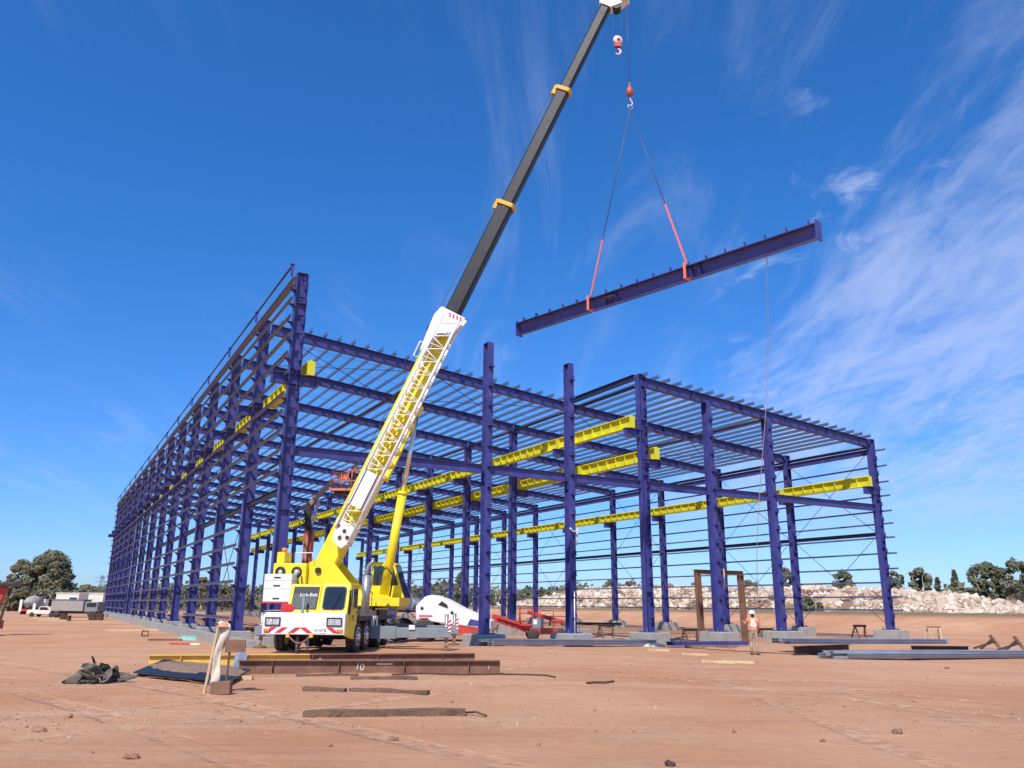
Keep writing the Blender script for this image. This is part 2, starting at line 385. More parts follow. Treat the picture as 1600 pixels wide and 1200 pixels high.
def make_terrain():
    rows = []; r = 1.2
    while r < 6000: rows.append(r); r *= 1.028 if r < 140 else 1.09
    angs = []; a = -180.0
    while a < 180:
        angs.append(R(a)); a += 0.45 if abs(a) < 42 else 4.0
    n = len(angs); vs = [(0, 0, terrain(0, 0))]; fs = []
    for r in rows:
        for t in angs:
            x, y = r * math.sin(t), r * math.cos(t); vs.append((x, y, terrain(x, y)))
    for k in range(n): fs.append((0, 1 + k, 1 + (k + 1) % n))
    for i in range(len(rows) - 1):
        for k in range(n):
            p = 1 + i * n; fs.append((p + k, p + n + k, p + n + (k + 1) % n, p + (k + 1) % n))
    me = bpy.data.meshes.new('ground'); me.from_pydata(vs, [], fs)
    me.polygons.foreach_set('use_smooth', [True] * len(fs))
    m = bpy.data.materials.new('red_earth'); m.use_nodes = True; nt = m.node_tree; L = nt.links; nn = nt.nodes
    bs = nn['Principled BSDF']; bs.inputs['Roughness'].default_value = 0.95; bs.inputs['Specular IOR Level'].default_value = 0.15
    tc = nn.new('ShaderNodeTexCoord')
    def noi(scale, detail=5, rough=0.6, stretch=None, rot=0, dist=0):
        mp = nn.new('ShaderNodeMapping'); mp.inputs['Rotation'].default_value = (0, 0, rot)
        if stretch: mp.inputs['Scale'].default_value = stretch
        L.new(tc.outputs['Object'], mp.inputs['Vector'])
        n = nn.new('ShaderNodeTexNoise'); n.inputs['Scale'].default_value = scale; n.inputs['Detail'].default_value = detail
        n.inputs['Roughness'].default_value = rough; n.inputs['Distortion'].default_value = dist
        L.new(mp.outputs[0], n.inputs['Vector']); return n.outputs[0]
    def mr(v, a, b, c=0, d=1):
        q = nn.new('ShaderNodeMapRange'); q.interpolation_type = 'SMOOTHSTEP'
        for i, k in enumerate((a, b, c, d)): q.inputs[1 + i].default_value = k
        L.new(v, q.inputs[0]); return q.outputs[0]
    def mixc(f, c1, c2):
        q = nn.new('ShaderNodeMix'); q.data_type = 'RGBA'
        if isinstance(f, float): q.inputs[0].default_value = f
        else: L.new(f, q.inputs[0])
        for i, c in ((6, c1), (7, c2)):
            if isinstance(c, tuple): q.inputs[i].default_value = (*c, 1)
            else: L.new(c, q.inputs[i])
        return q.outputs[2]
    base = mixc(mr(noi(0.11, 6), 0.35, 0.65), (0.450, 0.210, 0.108), (0.555, 0.300, 0.174))
    base = mixc(mr(noi(0.55, 6, 0.7), 0.42, 0.72, 0, 0.6), base, (0.585, 0.332, 0.200))
    base = mixc(mr(noi(1.1, 8, 0.72, None, 0, 0.6), 0.50, 0.70, 0, 0.34), base, (0.38, 0.180, 0.098))
    base = mixc(mr(noi(0.28, 7, 0.7, (1, 2.2, 1), 0.2, 0.8), 0.52, 0.66, 0, 0.24), base, (0.38, 0.180, 0.096))
    # vehicle tracks and drag marks: long faint streaks in several headings
    for rot, sc, seed in ((0.10, 0.9, 0), (-0.55, 0.7, 1), (0.9, 0.8, 2)):
        st = noi(sc, 4, 0.6, (0.06, 1.3, 1), rot, 0.3)
        base = mixc(mr(st, 0.56, 0.70, 0, 0.30), base, (0.62, 0.40, 0.265))
        st2 = noi(sc * 2.3, 4, 0.6, (0.05, 1.6, 1), rot + 0.07, 0.3)
        base = mixc(mr(st2, 0.60, 0.72, 0, 0.22), base, (0.34, 0.175, 0.110))
    # wheel tracks: pairs of long arcs pressed into the dirt, broken up by noise
    brk = mr(noi(0.5, 5, 0.65), 0.36, 0.58)
    tread = noi(7.0, 2, 0.5)
    hgt = None
    def ring(cx, cy, rad, wid):
        v = nn.new('ShaderNodeVectorMath'); v.operation = 'DISTANCE'; v.inputs[1].default_value = (cx, cy, 0); L.new(tc.outputs['Object'], v.inputs[0])
        d1 = nn.new('ShaderNodeMath'); d1.operation = 'SUBTRACT'; d1.inputs[1].default_value = rad; L.new(v.outputs['Value'], d1.inputs[0])
        d2 = nn.new('ShaderNodeMath'); d2.operation = 'ABSOLUTE'; L.new(d1.outputs[0], d2.inputs[0])
        f = mr(d2.outputs[0], wid, wid * .55); q = nn.new('ShaderNodeMath'); q.operation = 'MULTIPLY'; L.new(f, q.inputs[0]); L.new(brk, q.inputs[1]); return q.outputs[0]
    for cx, cy, rad, st in ((46, 40, 46, .5), (-30, 34, 33, .45), (30, -22, 36, .55), (4, 60, 40, .4), (-60, -40, 75, .4), (90, 10, 84, .35)):
        for off_ in (0, 1.9):
            f = ring(cx, cy, rad + off_, .24); q = nn.new('ShaderNodeMath'); q.operation = 'MULTIPLY'; q.inputs[1].default_value = st; L.new(f, q.inputs[0])
            base = mixc(q.outputs[0], base, mixc(mr(tread, .42, .58), (0.63, 0.395, 0.26), (0.37, 0.18, 0.095)))
            if hgt is None: hgt = f
            else:
                a_ = nn.new('ShaderNodeMath'); a_.operation = 'MAXIMUM'; L.new(hgt, a_.inputs[0]); L.new(f, a_.inputs[1]); hgt = a_.outputs[0]
    base = mixc(mr(noi(9, 6, 0.7), 0.58, 0.75, 0, 0.55), base, (0.33, 0.175, 0.11))
    base = mixc(mr(noi(26, 3, 0.6), 0.64, 0.74, 0, 0.7), base, (0.56, 0.42, 0.32))
    # dry grass on top of the bank and on far ground
    geo = nn.new('ShaderNodeNewGeometry'); sp = nn.new('ShaderNodeSeparateXYZ'); L.new(geo.outputs['Position'], sp.inputs[0])
    hi = mr(sp.outputs[2], 0.95, 1.35)
    gr = mixc(mr(noi(0.8, 6, 0.7), 0.4, 0.6), (0.215, 0.130, 0.080), (0.20, 0.165, 0.085))
    base = mixc(hi, base, gr)
    far = mr(sp.outputs[1], 150, 200)
    base = mixc(far, base, (0.17, 0.13, 0.075))
    L.new(base, bs.inputs['Base Color'])
    b1 = nn.new('ShaderNodeBump'); b1.inputs['Strength'].default_value = 0.8; b1.inputs['Distance'].default_value = 0.06
    L.new(noi(5.5, 10, 0.75), b1.inputs['Height'])
    b2 = nn.new('ShaderNodeBump'); b2.inputs['Strength'].default_value = 0.4; b2.inputs['Distance'].default_value = 0.12
    L.new(noi(1.6, 6, 0.6, (0.35, 1.2, 1), 0.1), b2.inputs['Height']); L.new(b1.outputs[0], b2.inputs['Normal'])
    b3 = nn.new('ShaderNodeBump'); b3.inputs['Strength'].default_value = 0.6; b3.inputs['Distance'].default_value = 0.05; b3.invert = True
    L.new(hgt, b3.inputs['Height']); L.new(b2.outputs[0], b3.inputs['Normal']); L.new(b3.outputs[0], bs.inputs['Normal'])
    me.materials.append(m)
    return tag(put(me, 'ground'), kind='structure')
make_terrain()
def gz(p): return terrain(p[0], p[1])

# rubble heap on the bank
def rubble_h(a, b):
    w = 11.0; c = 80 + 1.5 * nz(b * 0.03, 6.6)
    t = (a - c) / w
    if abs(t) >= 1: return 0.0
    end = smooth(-8, 8, b) * (.22 + .78 * smooth(12, 31, b)) * smooth(120, 84, b)
    return (ridge_top(b) - 1.45) * (1 - t * t) ** 0.8 * end
def rock_mesh(mb, p, s, mi):
    t = (1 + 5 ** 0.5) / 2
    vs = [(-1, t, 0), (1, t, 0), (-1, -t, 0), (1, -t, 0), (0, -1, t), (0, 1, t), (0, -1, -t), (0, 1, -t), (t, 0, -1), (t, 0, 1), (-t, 0, -1), (-t, 0, 1)]
    fs = [(0, 11, 5), (0, 5, 1), (0, 1, 7), (0, 7, 10), (0, 10, 11), (1, 5, 9), (5, 11, 4), (11, 10, 2), (10, 7, 6), (7, 1, 8), (3, 9, 4), (3, 4, 2), (3, 2, 6), (3, 6, 8), (3, 8, 9), (4, 9, 5), (2, 4, 11), (6, 2, 10), (8, 6, 7), (9, 8, 1)]
    q = Quaternion((rnd.gauss(0, 1), rnd.gauss(0, 1), rnd.gauss(0, 1), rnd.gauss(0, 1))).normalized()
    sc = Vector((rnd.uniform(.6, 1.2), rnd.uniform(.5, 1), rnd.uniform(.45, .9))) * s / 1.9
    out = []
    for v in vs:
        w = Vector(v) * rnd.uniform(.75, 1.2); w = Vector((w.x * sc.x, w.y * sc.y, w.z * sc.z)); out.append(Vector(p) + q @ w)
    mb.add(out, fs, mi)
def make_rubble():
    mb = MB(); na, nb = 22, 110; vs = []
    for j in range(nb):
        b = -28 + j * 1.35
        for i in range(na):
            a = 68 + i * 1.1; w = B2W(a, b)
            h = rubble_h(a, b); vs.append((w.x, w.y, terrain(w.x, w.y) - 0.25 + h + 0.2 * nz(a * .8, b * .8) * (h > 0)))
    mb.add(vs, [(j * na + i, j * na + i + 1, (j + 1) * na + i + 1, (j + 1) * na + i) for j in range(nb - 1) for i in range(na - 1)], 0, True)
    tag(mb.build('rubble_heap_core', M['dirt']), kind='structure')  # dark dirt colour on the core paints the shade in gaps between rocks
    rk = MB(); cnt = 0
    while cnt < 21000:
        b = -26 + 138 * rnd.random(); a = rnd.uniform(68.8, 83.5); h = rubble_h(a, b)
        if h < 0.06: continue
        w = B2W(a, b); sandy = 29 < b < 38 and a < 77 and nz(a * .4, b * .4) > -0.25
        if sandy and rnd.random() < 0.93: cnt += 1; continue
        u_ = rnd.random(); s = (rnd.uniform(.07, .17) if u_ < .62 else rnd.uniform(.17, .34) if u_ < .95 else rnd.uniform(.4, .75)) * (1 + .004 * max(b, 0))
        pat = nz(a * .35, b * .22, 6.0); mi_ = rnd.choice((0, 0, 1, 1, 2)) if pat > -.22 else rnd.choice((1, 3, 3))
        rock_mesh(rk, (w.x, w.y, terrain(w.x, w.y) - 0.24 + h + rnd.uniform(-.06, .10)), s, mi_)
        cnt += 1
    tag(rk.build('rubble', [M['rock1'], M['rock2'], M['rock3'], M['dirt']]), 'heap of broken pale rock along the top of the earth bank', 'rubble', kind='stuff')
    # smooth mound of sand in front of the heap
    sm = MB(); vs = []; nr, ns = 14, 40; c = B2W(73.0, 33.5)
    for i in range(nr + 1):
        for k in range(ns):
            t = i / nr; an = 2 * math.pi * k / ns; x = c.x + math.cos(an) * t * 5.5; y = c.y + math.sin(an) * t * 5.5
            h = 2.5 * (1 - t) ** 1.25 * (1 + 0.12 * nz(x * .5, y * .5)) ; vs.append((x, y, terrain(x, y) + h - 0.06))
    sm.add(vs, [(i * ns + k, i * ns + (k + 1) % ns, (i + 1) * ns + (k + 1) % ns, (i + 1) * ns + k) for i in range(nr) for k in range(ns)], 0, True)
    tag(sm.build('sand_mound', M['sand']), kind='structure')
make_rubble()

# ------------------------------------------------------------------ the steel building
NB = 14
ROOF = lambda a: 15.35 - 0.1 * a if a <= 4 * U else 15.35 - 0.4 * U - 0.082 * (a - 4 * U)
bld = thing('steel_building_frame', 'long blue steel shed frame under construction, open roof purlins and yellow crane runway beams', 'building', (BX, BY, 0), YAW)
def prt(mb, name, m, loc=(0, 0, 0), parent=None): return mb.build(name, m, parent or bld, loc)

BASEZ = 0.59
def mk_plate(): return MB().box((0, 0, BASEZ + 0.02), (0.78, 0.70, 0.04)).mesh('base_plate', M['blue'])
plate_me = mk_plate()
bolt = MB()
for i in (-1, 1):
    for j in (-1, 1): bolt.lathe([(0.0, .14), (.028, .14), (.028, 0)], (i * .31, j * .26, BASEZ + .04), (0, 0, 1), 6, 0, False)
bolt_me = bolt.mesh('anchor_bolts', M['girt'])
def foot_mesh(s):
    mb = MB(); a = s; b = s * .97
    mb.ext([(-a, -a), (a, -a), (a, a), (-a, a)], (0, 0, -0.35), (0, 0, BASEZ - .03), (0, 1, 0), 0, [(-b, -b), (b, -b), (b, b), (-b, b)])
    mb.ext([(-b, -b), (b, -b), (b, b), (-b, b)], (0, 0, BASEZ - .03), (0, 0, BASEZ), (0, 1, 0), 0, [(-b + .03, -b + .03), (b - .03, -b + .03), (b - .03, b - .03), (-b + .03, b - .03)])
    return mb.mesh('footing', M['conc'])
foot_me = foot_mesh(0.72); foot_sm = foot_mesh(0.58)

def col_mesh(h, depth, width, strong_a, splice):
    """I-section column; strong_a: flanges face along the frame (a), else along the building (b)"""
    mb = MB(); up = (1, 0, 0) if strong_a else (0, 1, 0)
    mb.ib((0, 0, BASEZ + .04), (0, 0, h), depth, width, 0.03, 0.022, up)
    z = BASEZ + 1.9                                            # web stiffeners
    while z < h - 1:
        if strong_a: mb.bb(-depth / 2 + .03, depth / 2 - .03, -width / 2 + .02, width / 2 - .02, z, z + .016)
        z += 2.9
    if strong_a: mb.bb(-depth / 2 + .04, depth / 2 - .04, -width / 2, width / 2, h, h + .02)
    else: mb.bb(-width / 2, width / 2, -depth / 2, depth / 2, h, h + .02)
    if splice:
        for sg in (-1, 1):
            if strong_a: mb.box((sg * (depth / 2 + .011), 0, splice), (.018, width * .92, .75))
            else: mb.box((0, sg * (depth / 2 + .011), splice), (width * .92, .018, .75))
    return mb.mesh('column', M['blue'])
bolt2 = MB()
for zz in (-.3, -.18, -.06, .06, .18, .3):
    for xx in (-.12, .12): bolt2.lathe([(0, -.02), (.018, -.02), (.022, 0)], (xx, 0, zz), (0, 1, 0), 6, 0, False)
splice_me = bolt2.mesh('splice_bolts', M['galv'])
# purlin cleat: angle seat plus rib, sticking out of a face towards -b
cl = MB().box((0, -0.10, 0), (.26, .20, .016)).poly([(-.02, 0, -.014), (-.02, -.18, -.014), (-.02, 0, -.27)], .02, (1, 0, 0)).box((0.05, -.08, .11), (.014, .14, .20))
cleat_me = cl.mesh('girt_cleat', M['blue'])
clL = MB().box((-0.12, 0, 0), (.24, .22, .016)).poly([(0, -.01, -.014), (-.20, -.01, -.014), (0, -.01, -.20)], .02, (0, 1, 0))
cleatL_me = clL.mesh('girt_cleat', M['blue'])
GL = [1.15, 1.95, 2.75, 3.55, 4.37, 5.2, 6.88, 7.66, 8.5, 9.3, 10.05, 10.9, 11.76, 12.55, 13.36, 14.15, 14.82]
GR = [1.71, 2.47, 3.33, 4.14, 5.05, 6.0, 6.84, 7.61, 8.54, 9.4, 10.4, 11.4]

c_left = col_mesh(15.45, 0.50, 0.32, True, 7.3)
c_mid = col_mesh(ROOF(4 * U) - .54, 0.47, 0.32, True, 8.0)
c_right = col_mesh(ROOF(8 * U) + .05, 0.47, 0.31, True, 0)
c_mid0 = col_mesh(ROOF(4 * U) + .12, 0.47, 0.33, True, 8.0)
def bracket(a0, a1, z, parent_loc, parent):
    mb = MB().ib((a0, 0, z - .22), (a1, 0, z - .22), .44, .30, .022, .016)
    for a in (a0 + .05, a1 - .05): mb.box((a, 0, z - .22), (.016, .28, .39))
    return mb.mesh('bracket', M['blue'])
br_left = bracket(-.95, 1.0, 10.98, None, None); br_midA = bracket(-1.15, .0, 10.66, None, None); br_midB = bracket(0, 1.1, 9.16, None, None); br_right = bracket(-1.0, 0, 9.06, None, None)
def column(me, a, b, cleats=(), left=False, foot=foot_me, brs=(), spl=None, sdepth=.3):
    o = put(me, 'column', bld, (a, b, 0))
    put(plate_me, 'base_plate', o); put(bolt_me, 'anchor_bolts', o)
    for br in brs: put(br, 'bracket', o)
    for z in cleats:
        if left: put(cleatL_me, 'girt_cleat', o, (-.25, 0, z))
        else: put(cleat_me, 'girt_cleat', o, (0.03, -sdepth, z))
    if spl: put(splice_me, 'splice_bolts', o, (0, -sdepth - .021, spl))
    f = put(foot, 'footing', bld, (a, b, 0))
    return o
for k in range(NB + 1):
    b = k * D
    column(c_left, 0, b, [z - .13 for z in GL if k > 0 or z > 6.5] if k < 6 else (), True, foot_sm, [br_left])
    mo = column(c_mid0 if k == 0 else c_mid, 4 * U, b, (), False, foot_me, [br_midA, br_midB])
    ro = column(c_right, 8 * U, b, (), False, foot_me, [br_right])
    if k == 0:
        for z in [1.3 + .95 * i for i in range(13)]: put(cleat_me, 'girt_cleat', mo, (.05, -.18, z))
        for z in [1.3 + .95 * i for i in range(11)]: put(cleat_me, 'girt_cleat', ro, (.05, -.17, z))
lo = [o for o in bld.children if o.name.startswith('column')][0]
for z in [6.3 + .80 * i for i in range(12)]: put(cleat_me, 'girt_cleat', lo, (.02, -.18, z))
for aU, top in ((2, 13.86), (3, 13.52), (5, ROOF(5 * U) - .50), (6, ROOF(6 * U) - .50)):
    me = col_mesh(top, 0.46, 0.32, False, 8.2)
    column(me, aU * U, 0, [1.25 + .95 * i for i in range(int((top - 1.8) / .95) + 1)], False, foot_me, (), 8.2, .23)

# rafters
def rafter_mesh(a0, a1):
    d = 0.50; p1 = Vector((a0, 0, ROOF(a0 + .001) - d / 2)); p2 = Vector((a1, 0, ROOF(a1 - .001) - d / 2))
    mb = MB().ib(p1, p2, d, .30, .022, .016, (0, 0, 1))
    n = 5
    for i in range(1, n):
        q = p1.lerp(p2, i / n); mb.box(q, (.014, .27, d - .05))
    return mb.mesh('rafter', M['blue'])
raf_l = rafter_mesh(.33, 4 * U - .02); raf_r = rafter_mesh(4 * U + .02, 8 * U - .3)
for k in range(NB + 1):
    if k: put(raf_l, 'rafter', bld, (0, k * D, 0))
    put(raf_r, 'rafter', bld, (0, k * D, 0))
# purlins, about 0.76 m apart
PA = [0.7 + .762 * i for i in range(47)]
def purlin_mesh(l, l0=0): return MB().cee((0, l0, .10), (0, l, .10), .17, .07, .012, (0, 0, 1)).mesh('purlin', M['galv'])
pur = purlin_mesh(D - .01); pur_f = purlin_mesh(D - .01, -.55)
cleat_p = MB()
rest = MB()
for k in range(NB):
    for a in PA:
        left = a < 4 * U
        if k == 0 and left: continue
        first = (k == 0 and not left) or (k == 1 and left)
        if k <= 6:
            put(pur_f if first else pur, 'purlin', bld, (a, k * D, ROOF(a)))
        else:
            rest.cee((a, k * D, ROOF(a) + .10), (a, (k + 1) * D - .01, ROOF(a) + .10), .17, .07, .012)
o = prt(rest, 'distant_purlins', M['galv']); o['kind'] = 'stuff'
# bridging straps between purlins and long struts along the roof
for k in range(1, NB):
    for f in (.33, .67):
        mb = MB().bar((.6, 0, ROOF(.6) + .05), (4 * U, 0, ROOF(4 * U) + .05), .03, .012)
        mb.bar((4 * U, 0, ROOF(4 * U) + .05), (8 * U - .5, 0, ROOF(8 * U - .5) + .05), .03, .012)
        if k < 5: prt(mb, 'bridging_strap', M['galv'], (0, (k + f) * D, 0))
strut_me = MB().tube([(0, .2, 0), (0, D - .2, 0)], .10, 8).mesh('roof_strut', M['dark'])
for k in range(NB):
    for a in (2 * U, 4 * U, 6 * U, 8 * U - .05):
        if k == 0 and a < 4 * U: continue
        put(strut_me, 'roof_strut', bld, (a, k * D, ROOF(a) - .42))
# eave beams along the right and the central line
eave_me = MB().ib((0, .18, 0), (0, D - .18, 0), .34, .2, .02, .014).mesh('eave_beam', M['blue'])
for k in range(NB): put(eave_me, 'eave_beam', bld, (8 * U - .12, k * D, ROOF(8 * U) - .75))
prt(MB().ib((4 * U - .2, .25, 0), (4 * U - .2, D - .2, 0), .30, .2, .02, .014), 'edge_beam', M['dark'], (0, 0, ROOF(4 * U) + .02))
# roof bracing rods
for k in (1, 5, 9):
    for a0, a1 in ((0.4, 2 * U), (2 * U, 4 * U), (4 * U, 6 * U), (6 * U, 8 * U)):
        for s in (0, 1):
            b0, b1 = (k * D, (k + 1) * D) if s else ((k + 1) * D, k * D)
            prt(MB().tube([(a0, b0, ROOF(a0) - .3), (a1, b1, ROOF(a1) - .3)], .02, 5), 'brace_rod', M['dark'])
# left wall girts
gl_me = MB().cee((-.42, .0, 0), (-.42, D - .02, 0), .13, .07, .01, (0, 0, 1), 0, -1).mesh('wall_girt', M['girt'])
gl_f = MB().cee((-.42, -.45, 0), (-.42, D - .02, 0), .13, .07, .01, (0, 0, 1), 0, -1).mesh('wall_girt', M['girt'])
restg = MB()
for k in range(NB):
    for z in GL:
        if k == 0 and z < 6.5: continue
        if k in (3, 8) and z < 3.0: continue
        if k < 10: put(gl_f if (k == 0 or (k == 1 and z < 6.5)) else gl_me, 'wall_girt', bld, (0, k * D, z))
        else: restg.cee((-.42, k * D, z), (-.42, (k + 1) * D - .02, z), .13, .07, .01, (0, 0, 1), 0, -1)
gr_me = MB().cee((0, 0, 0), (0, D - .02, 0), .10, .06, .01, (0, 0, 1)).mesh('wall_girt', M['galv'])
gr_f = MB().cee((0, -.75, 0), (0, D - .02, 0), .10, .06, .01, (0, 0, 1)).mesh('wall_girt', M['galv'])
for k in range(NB):
    for z in GR:
        if k < 9: put(gr_f if k == 0 else gr_me, 'wall_girt', bld, (8 * U + .34, k * D, z))
        else: restg.cee((8 * U + .34, k * D, z), (8 * U + .34, (k + 1) * D - .02, z), .10, .06, .01, (0, 0, 1), 1)
o = prt(restg, 'distant_girts', [M['girt'], M['galv']]); o['kind'] = 'stuff'
# parapet members and mid-height struts
par_me = MB().ib((-.30, .0, 15.12), (-.30, D - .02, 15.12), .34, .16, .02, .014).mesh('parapet_beam', M['girt'])
rail_me = MB().tube([(-.45, 0, 15.78), (-.45, D - .02, 15.78)], .045, 6).mesh('parapet_rail', M['dark'])
post_me = MB().box((-.45, 0, 15.55), (.10, .10, .5)).box((-.45, 0, 15.82), (.18, .18, .05)).mesh('rail_post', M['blue'])
midL = MB().ib((0, .18, 6.2), (0, D - .18, 6.2), .22, .2, .018, .014).mesh('wall_strut', M['dark'])
for k in range(NB):
    put(par_me, 'parapet_beam', bld, (0, k * D, 0)); put(rail_me, 'parapet_rail', bld, (0, k * D, 0)); put(post_me, 'rail_post', bld, (0, k * D, 0))
    put(midL, 'wall_strut', bld, (-.05, k * D, 0)); put(midL, 'wall_strut', bld, (8 * U + .02, k * D, 0))
# front ties
for a0, a1 in ((0, 2), (2, 3), (3, 4), (4, 5), (5, 6), (6, 8)):
    prt(MB().ib((a0 * U + .26, 0.02, 7.80), (a1 * U - .25, 0.02, 7.80), .40, .22, .02, .014), 'tie_beam', M['blue'])
# wall bracing
for k in (0, 1, 3, 5, 7, 10):
    for z0, z1 in ((.9, 6.1), (6.3, 11.3)):
        for s in (0, 1):
            prt(MB().tube([(8 * U - .05, k * D + (.2 if s else D - .2), z0), (8 * U - .05, k * D + (D - .2 if s else .2), z1)], .018, 5), 'brace_rod', M['dark'])
for k in (1, 6):
    for s in (0, 1):
        prt(MB().tube([(-.02, k * D + (.2 if s else D - .2), .9), (-.02, k * D + (D - .2 if s else .2), 6.1)], .018, 5), 'brace_rod', M['dark'])
# crane runway beams
def runway(d=.60, w=.32):
    mb = MB().ib((0, 0, d / 2), (0, D - .015, d / 2), d, w, .025, .018)
    n = 8
    for i in range(n + 1):
        y = .02 + (D - .06) * i / n
        for sg in (-1, 1): mb.box((sg * w * .25, y, d / 2), (w * .47, .016, d - .052))
    mb.bb(-.035, .035, 0, D - .015, d + .001, d + .06)
    return mb.mesh('crane_runway_beam', M['yel'])
run_me = runway()
stop = MB().bb(-.16, .16, -.02, 0, .0, .60)
stop_me = stop.mesh('end_stop', M['yel'])
for a, z in ((.62, 10.98), (4 * U - .82, 10.66), (4 * U + .72, 9.16), (8 * U - .72, 9.06)):
    for k in range(NB):
        o = put(run_me, 'crane_runway_beam', bld, (a, k * D - (.25 if k == 0 else 0), z))
        if k == 0: put(stop_me, 'end_stop', o)
# ground beam along the left wall
for k in range(NB):
    prt(MB().bb(-.85, -.5, k * D + .05, (k + 1) * D - .05, -.1, .42 + .0 * k), 'ground_beam', M['conc'])

# white cloth sling round the third front column
mb = MB()
pts = [(3 * U - .24 + .48 * t, -.33 - .02 * math.sin(t * 9), 5.35 - .16 * math.sin(t * 3.0)) for t in [i / 10 for i in range(11)]]
mb.tube(pts, .045, 6); mb.tube([(3 * U + .16, -.34, 5.25), (3 * U + .14, -.35, 4.9), (3 * U + .13, -.345, 4.55)], [.05, .035, .03], 6)
mb.xf(Matrix.Translation((BX, BY, 0)) @ Matrix.Rotation(YAW, 4, 'Z'))
tag(mb.build('rope_tie', M['cloth']), 'white rag tied round a blue column at mid height', 'rag')

# ------------------------------------------------------------------ mobile crane
KS = 0.8                                            # carrier is 2.5 m wide
TX, TY, TR = -7.62 * KS, 31.0 * KS, R(-4.0)
TZ = CAMZ * (1 - KS)
crane = thing('mobile_crane', 'yellow and white telescopic truck crane with charcoal boom and white stowed lattice jib', 'crane', (TX, TY, TZ), TR)
crane.scale = (KS, KS, KS)
TM = Matrix.Translation((TX, TY, TZ)) @ Matrix.Rotation(TR, 4, 'Z') @ Matrix.Scale(KS, 4); TMI = TM.inverted()
def cp(mb, name, m, parent=None): return mb.build(name, m, parent or crane)
# carrier: x to the right in the picture, y to the rear
mb = MB()
pr = [(-1.55, .70), (1.52, .70), (1.55, .74), (1.55, 1.40), (1.50, 1.47), (-1.46, 1.47), (-1.55, 1.38), (-1.55, .74)]
mb.add([(x, 0.0, z) for x, z in pr] + [(x, 1.25, z + (.06 if z > 1.3 else 0)) for x, z in pr], [tuple(range(8))] + [tuple(range(15, 7, -1))] + [(i, (i + 1) % 8, 8 + (i + 1) % 8, 8 + i) for i in range(8)])
front = bevel(cp(mb, 'front_body', M['white']), .03)
for x in (-1.16, 1.16):
    h = cp(MB().bb(x - .27, x + .27, -.025, .0, 1.02, 1.29).bb(x - .29, x + .29, -.04, -.026, 1.27, 1.31).bb(x - .29, x + .29, -.04, -.026, 1.0, 1.03).bb(x - .29, x - .25, -.04, -.026, 1.03, 1.27).bb(x + .25, x + .29, -.04, -.026, 1.03, 1.27), 'headlight', M['black'])
    for dx_ in (-.125, .125):
        cp(MB().bb(x + dx_ - .115, x + dx_ + .115, -.034, -.0255, 1.045, 1.255), 'lens', M['lamp'], h)
for x0, sl in ((-1.25, 1), (-.82, 1), (-.32, 1), (.12, -1), (1.12, -1)):
    w = .22; k = .14 * sl
    cp(MB().poly([(x0 - w / 2 - k / 1.0, -.004, .755), (x0 + w / 2 - k, -.004, .755), (x0 + w / 2 + k, -.004, .955), (x0 - w / 2 + k, -.004, .955)], .006, (0, -1, 0)), 'marker_stripe', M['redstripe'])
for x in (-1.37, 1.38): cp(MB().bb(x - .11, x + .11, -.05, -.001, .80, .90), 'indicator', M['orange'])
pl = cp(MB().bb(.42, .86, -.018, -.002, .76, .93), 'number_plate', M['white'])
tm = text_mesh('XP 00TB', .125); tm.materials.append(M['black'])
t = put(tm, 'plate_number', pl, (.64, -.022, .845)); t.rotation_euler = (R(90), 0, 0)
# cab and engine cover with sloping front
def slant(x0, x1, z0, z1, yb, yt, yr, name, m):
    mb = MB(); vs = [(x0, yb, z0), (x1, yb, z0), (x1, yt, z1), (x0, yt, z1), (x0, yr, z0), (x1, yr, z0), (x1, yr, z1), (x0, yr, z1)]
    mb.add(vs, [(0, 1, 2, 3), (5, 4, 7, 6), (4, 0, 3, 7), (1, 5, 6, 2), (3, 2, 6, 7), (4, 5, 1, 0)]); return bevel(cp(mb, name, m), .05, 3)
cab = slant(.42, 1.55, 1.40, 2.56, .22, .62, 1.75, 'carrier_cab', M['cyel'])
cab['label'] = 'yellow driving cab at the right of the carrier front'
eng = slant(-.80, .40, 1.46, 2.52, .34, .66, 1.9, 'engine_cover', M['cyel'])
def onslant(x, z, yb, yt, z0, z1, off): return (x, yb + (yt - yb) * (z - z0) / (z1 - z0) - off, z)
def rrect(x0, x1, z0, z1, r, yb, yt, zz0, zz1, off, skew=0.0):
    pts = []
    for cx, cz, a0 in ((x1 - r, z1 - r, 0), (x0 + r, z1 - r, 90), (x0 + r, z0 + r, 180), (x1 - r, z0 + r, 270)):
        for k in range(5):
            a = R(a0 + k * 22.5); x = cx + r * math.cos(a); z = cz + r * math.sin(a)
            pts.append(onslant(x + skew * (z - z0), z, yb, yt, zz0, zz1, off))
    return pts
nrm = Vector((0, -(2.56 - 1.40), (.62 - .22))).normalized()
cp(MB().poly(rrect(.56, 1.42, 1.58, 2.44, .12, .22, .62, 1.40, 2.56, .012), .012, nrm), 'window_seal', M['black'], cab)
cp(MB().poly(rrect(.60, 1.38, 1.62, 2.40, .10, .22, .62, 1.40, 2.56, .03), .008, nrm), 'windscreen', M['glass'], cab)
cp(MB().bar((.98, .20, 1.60), (1.22, .40, 2.2), .02, .015), 'wiper', M['black'], cab)
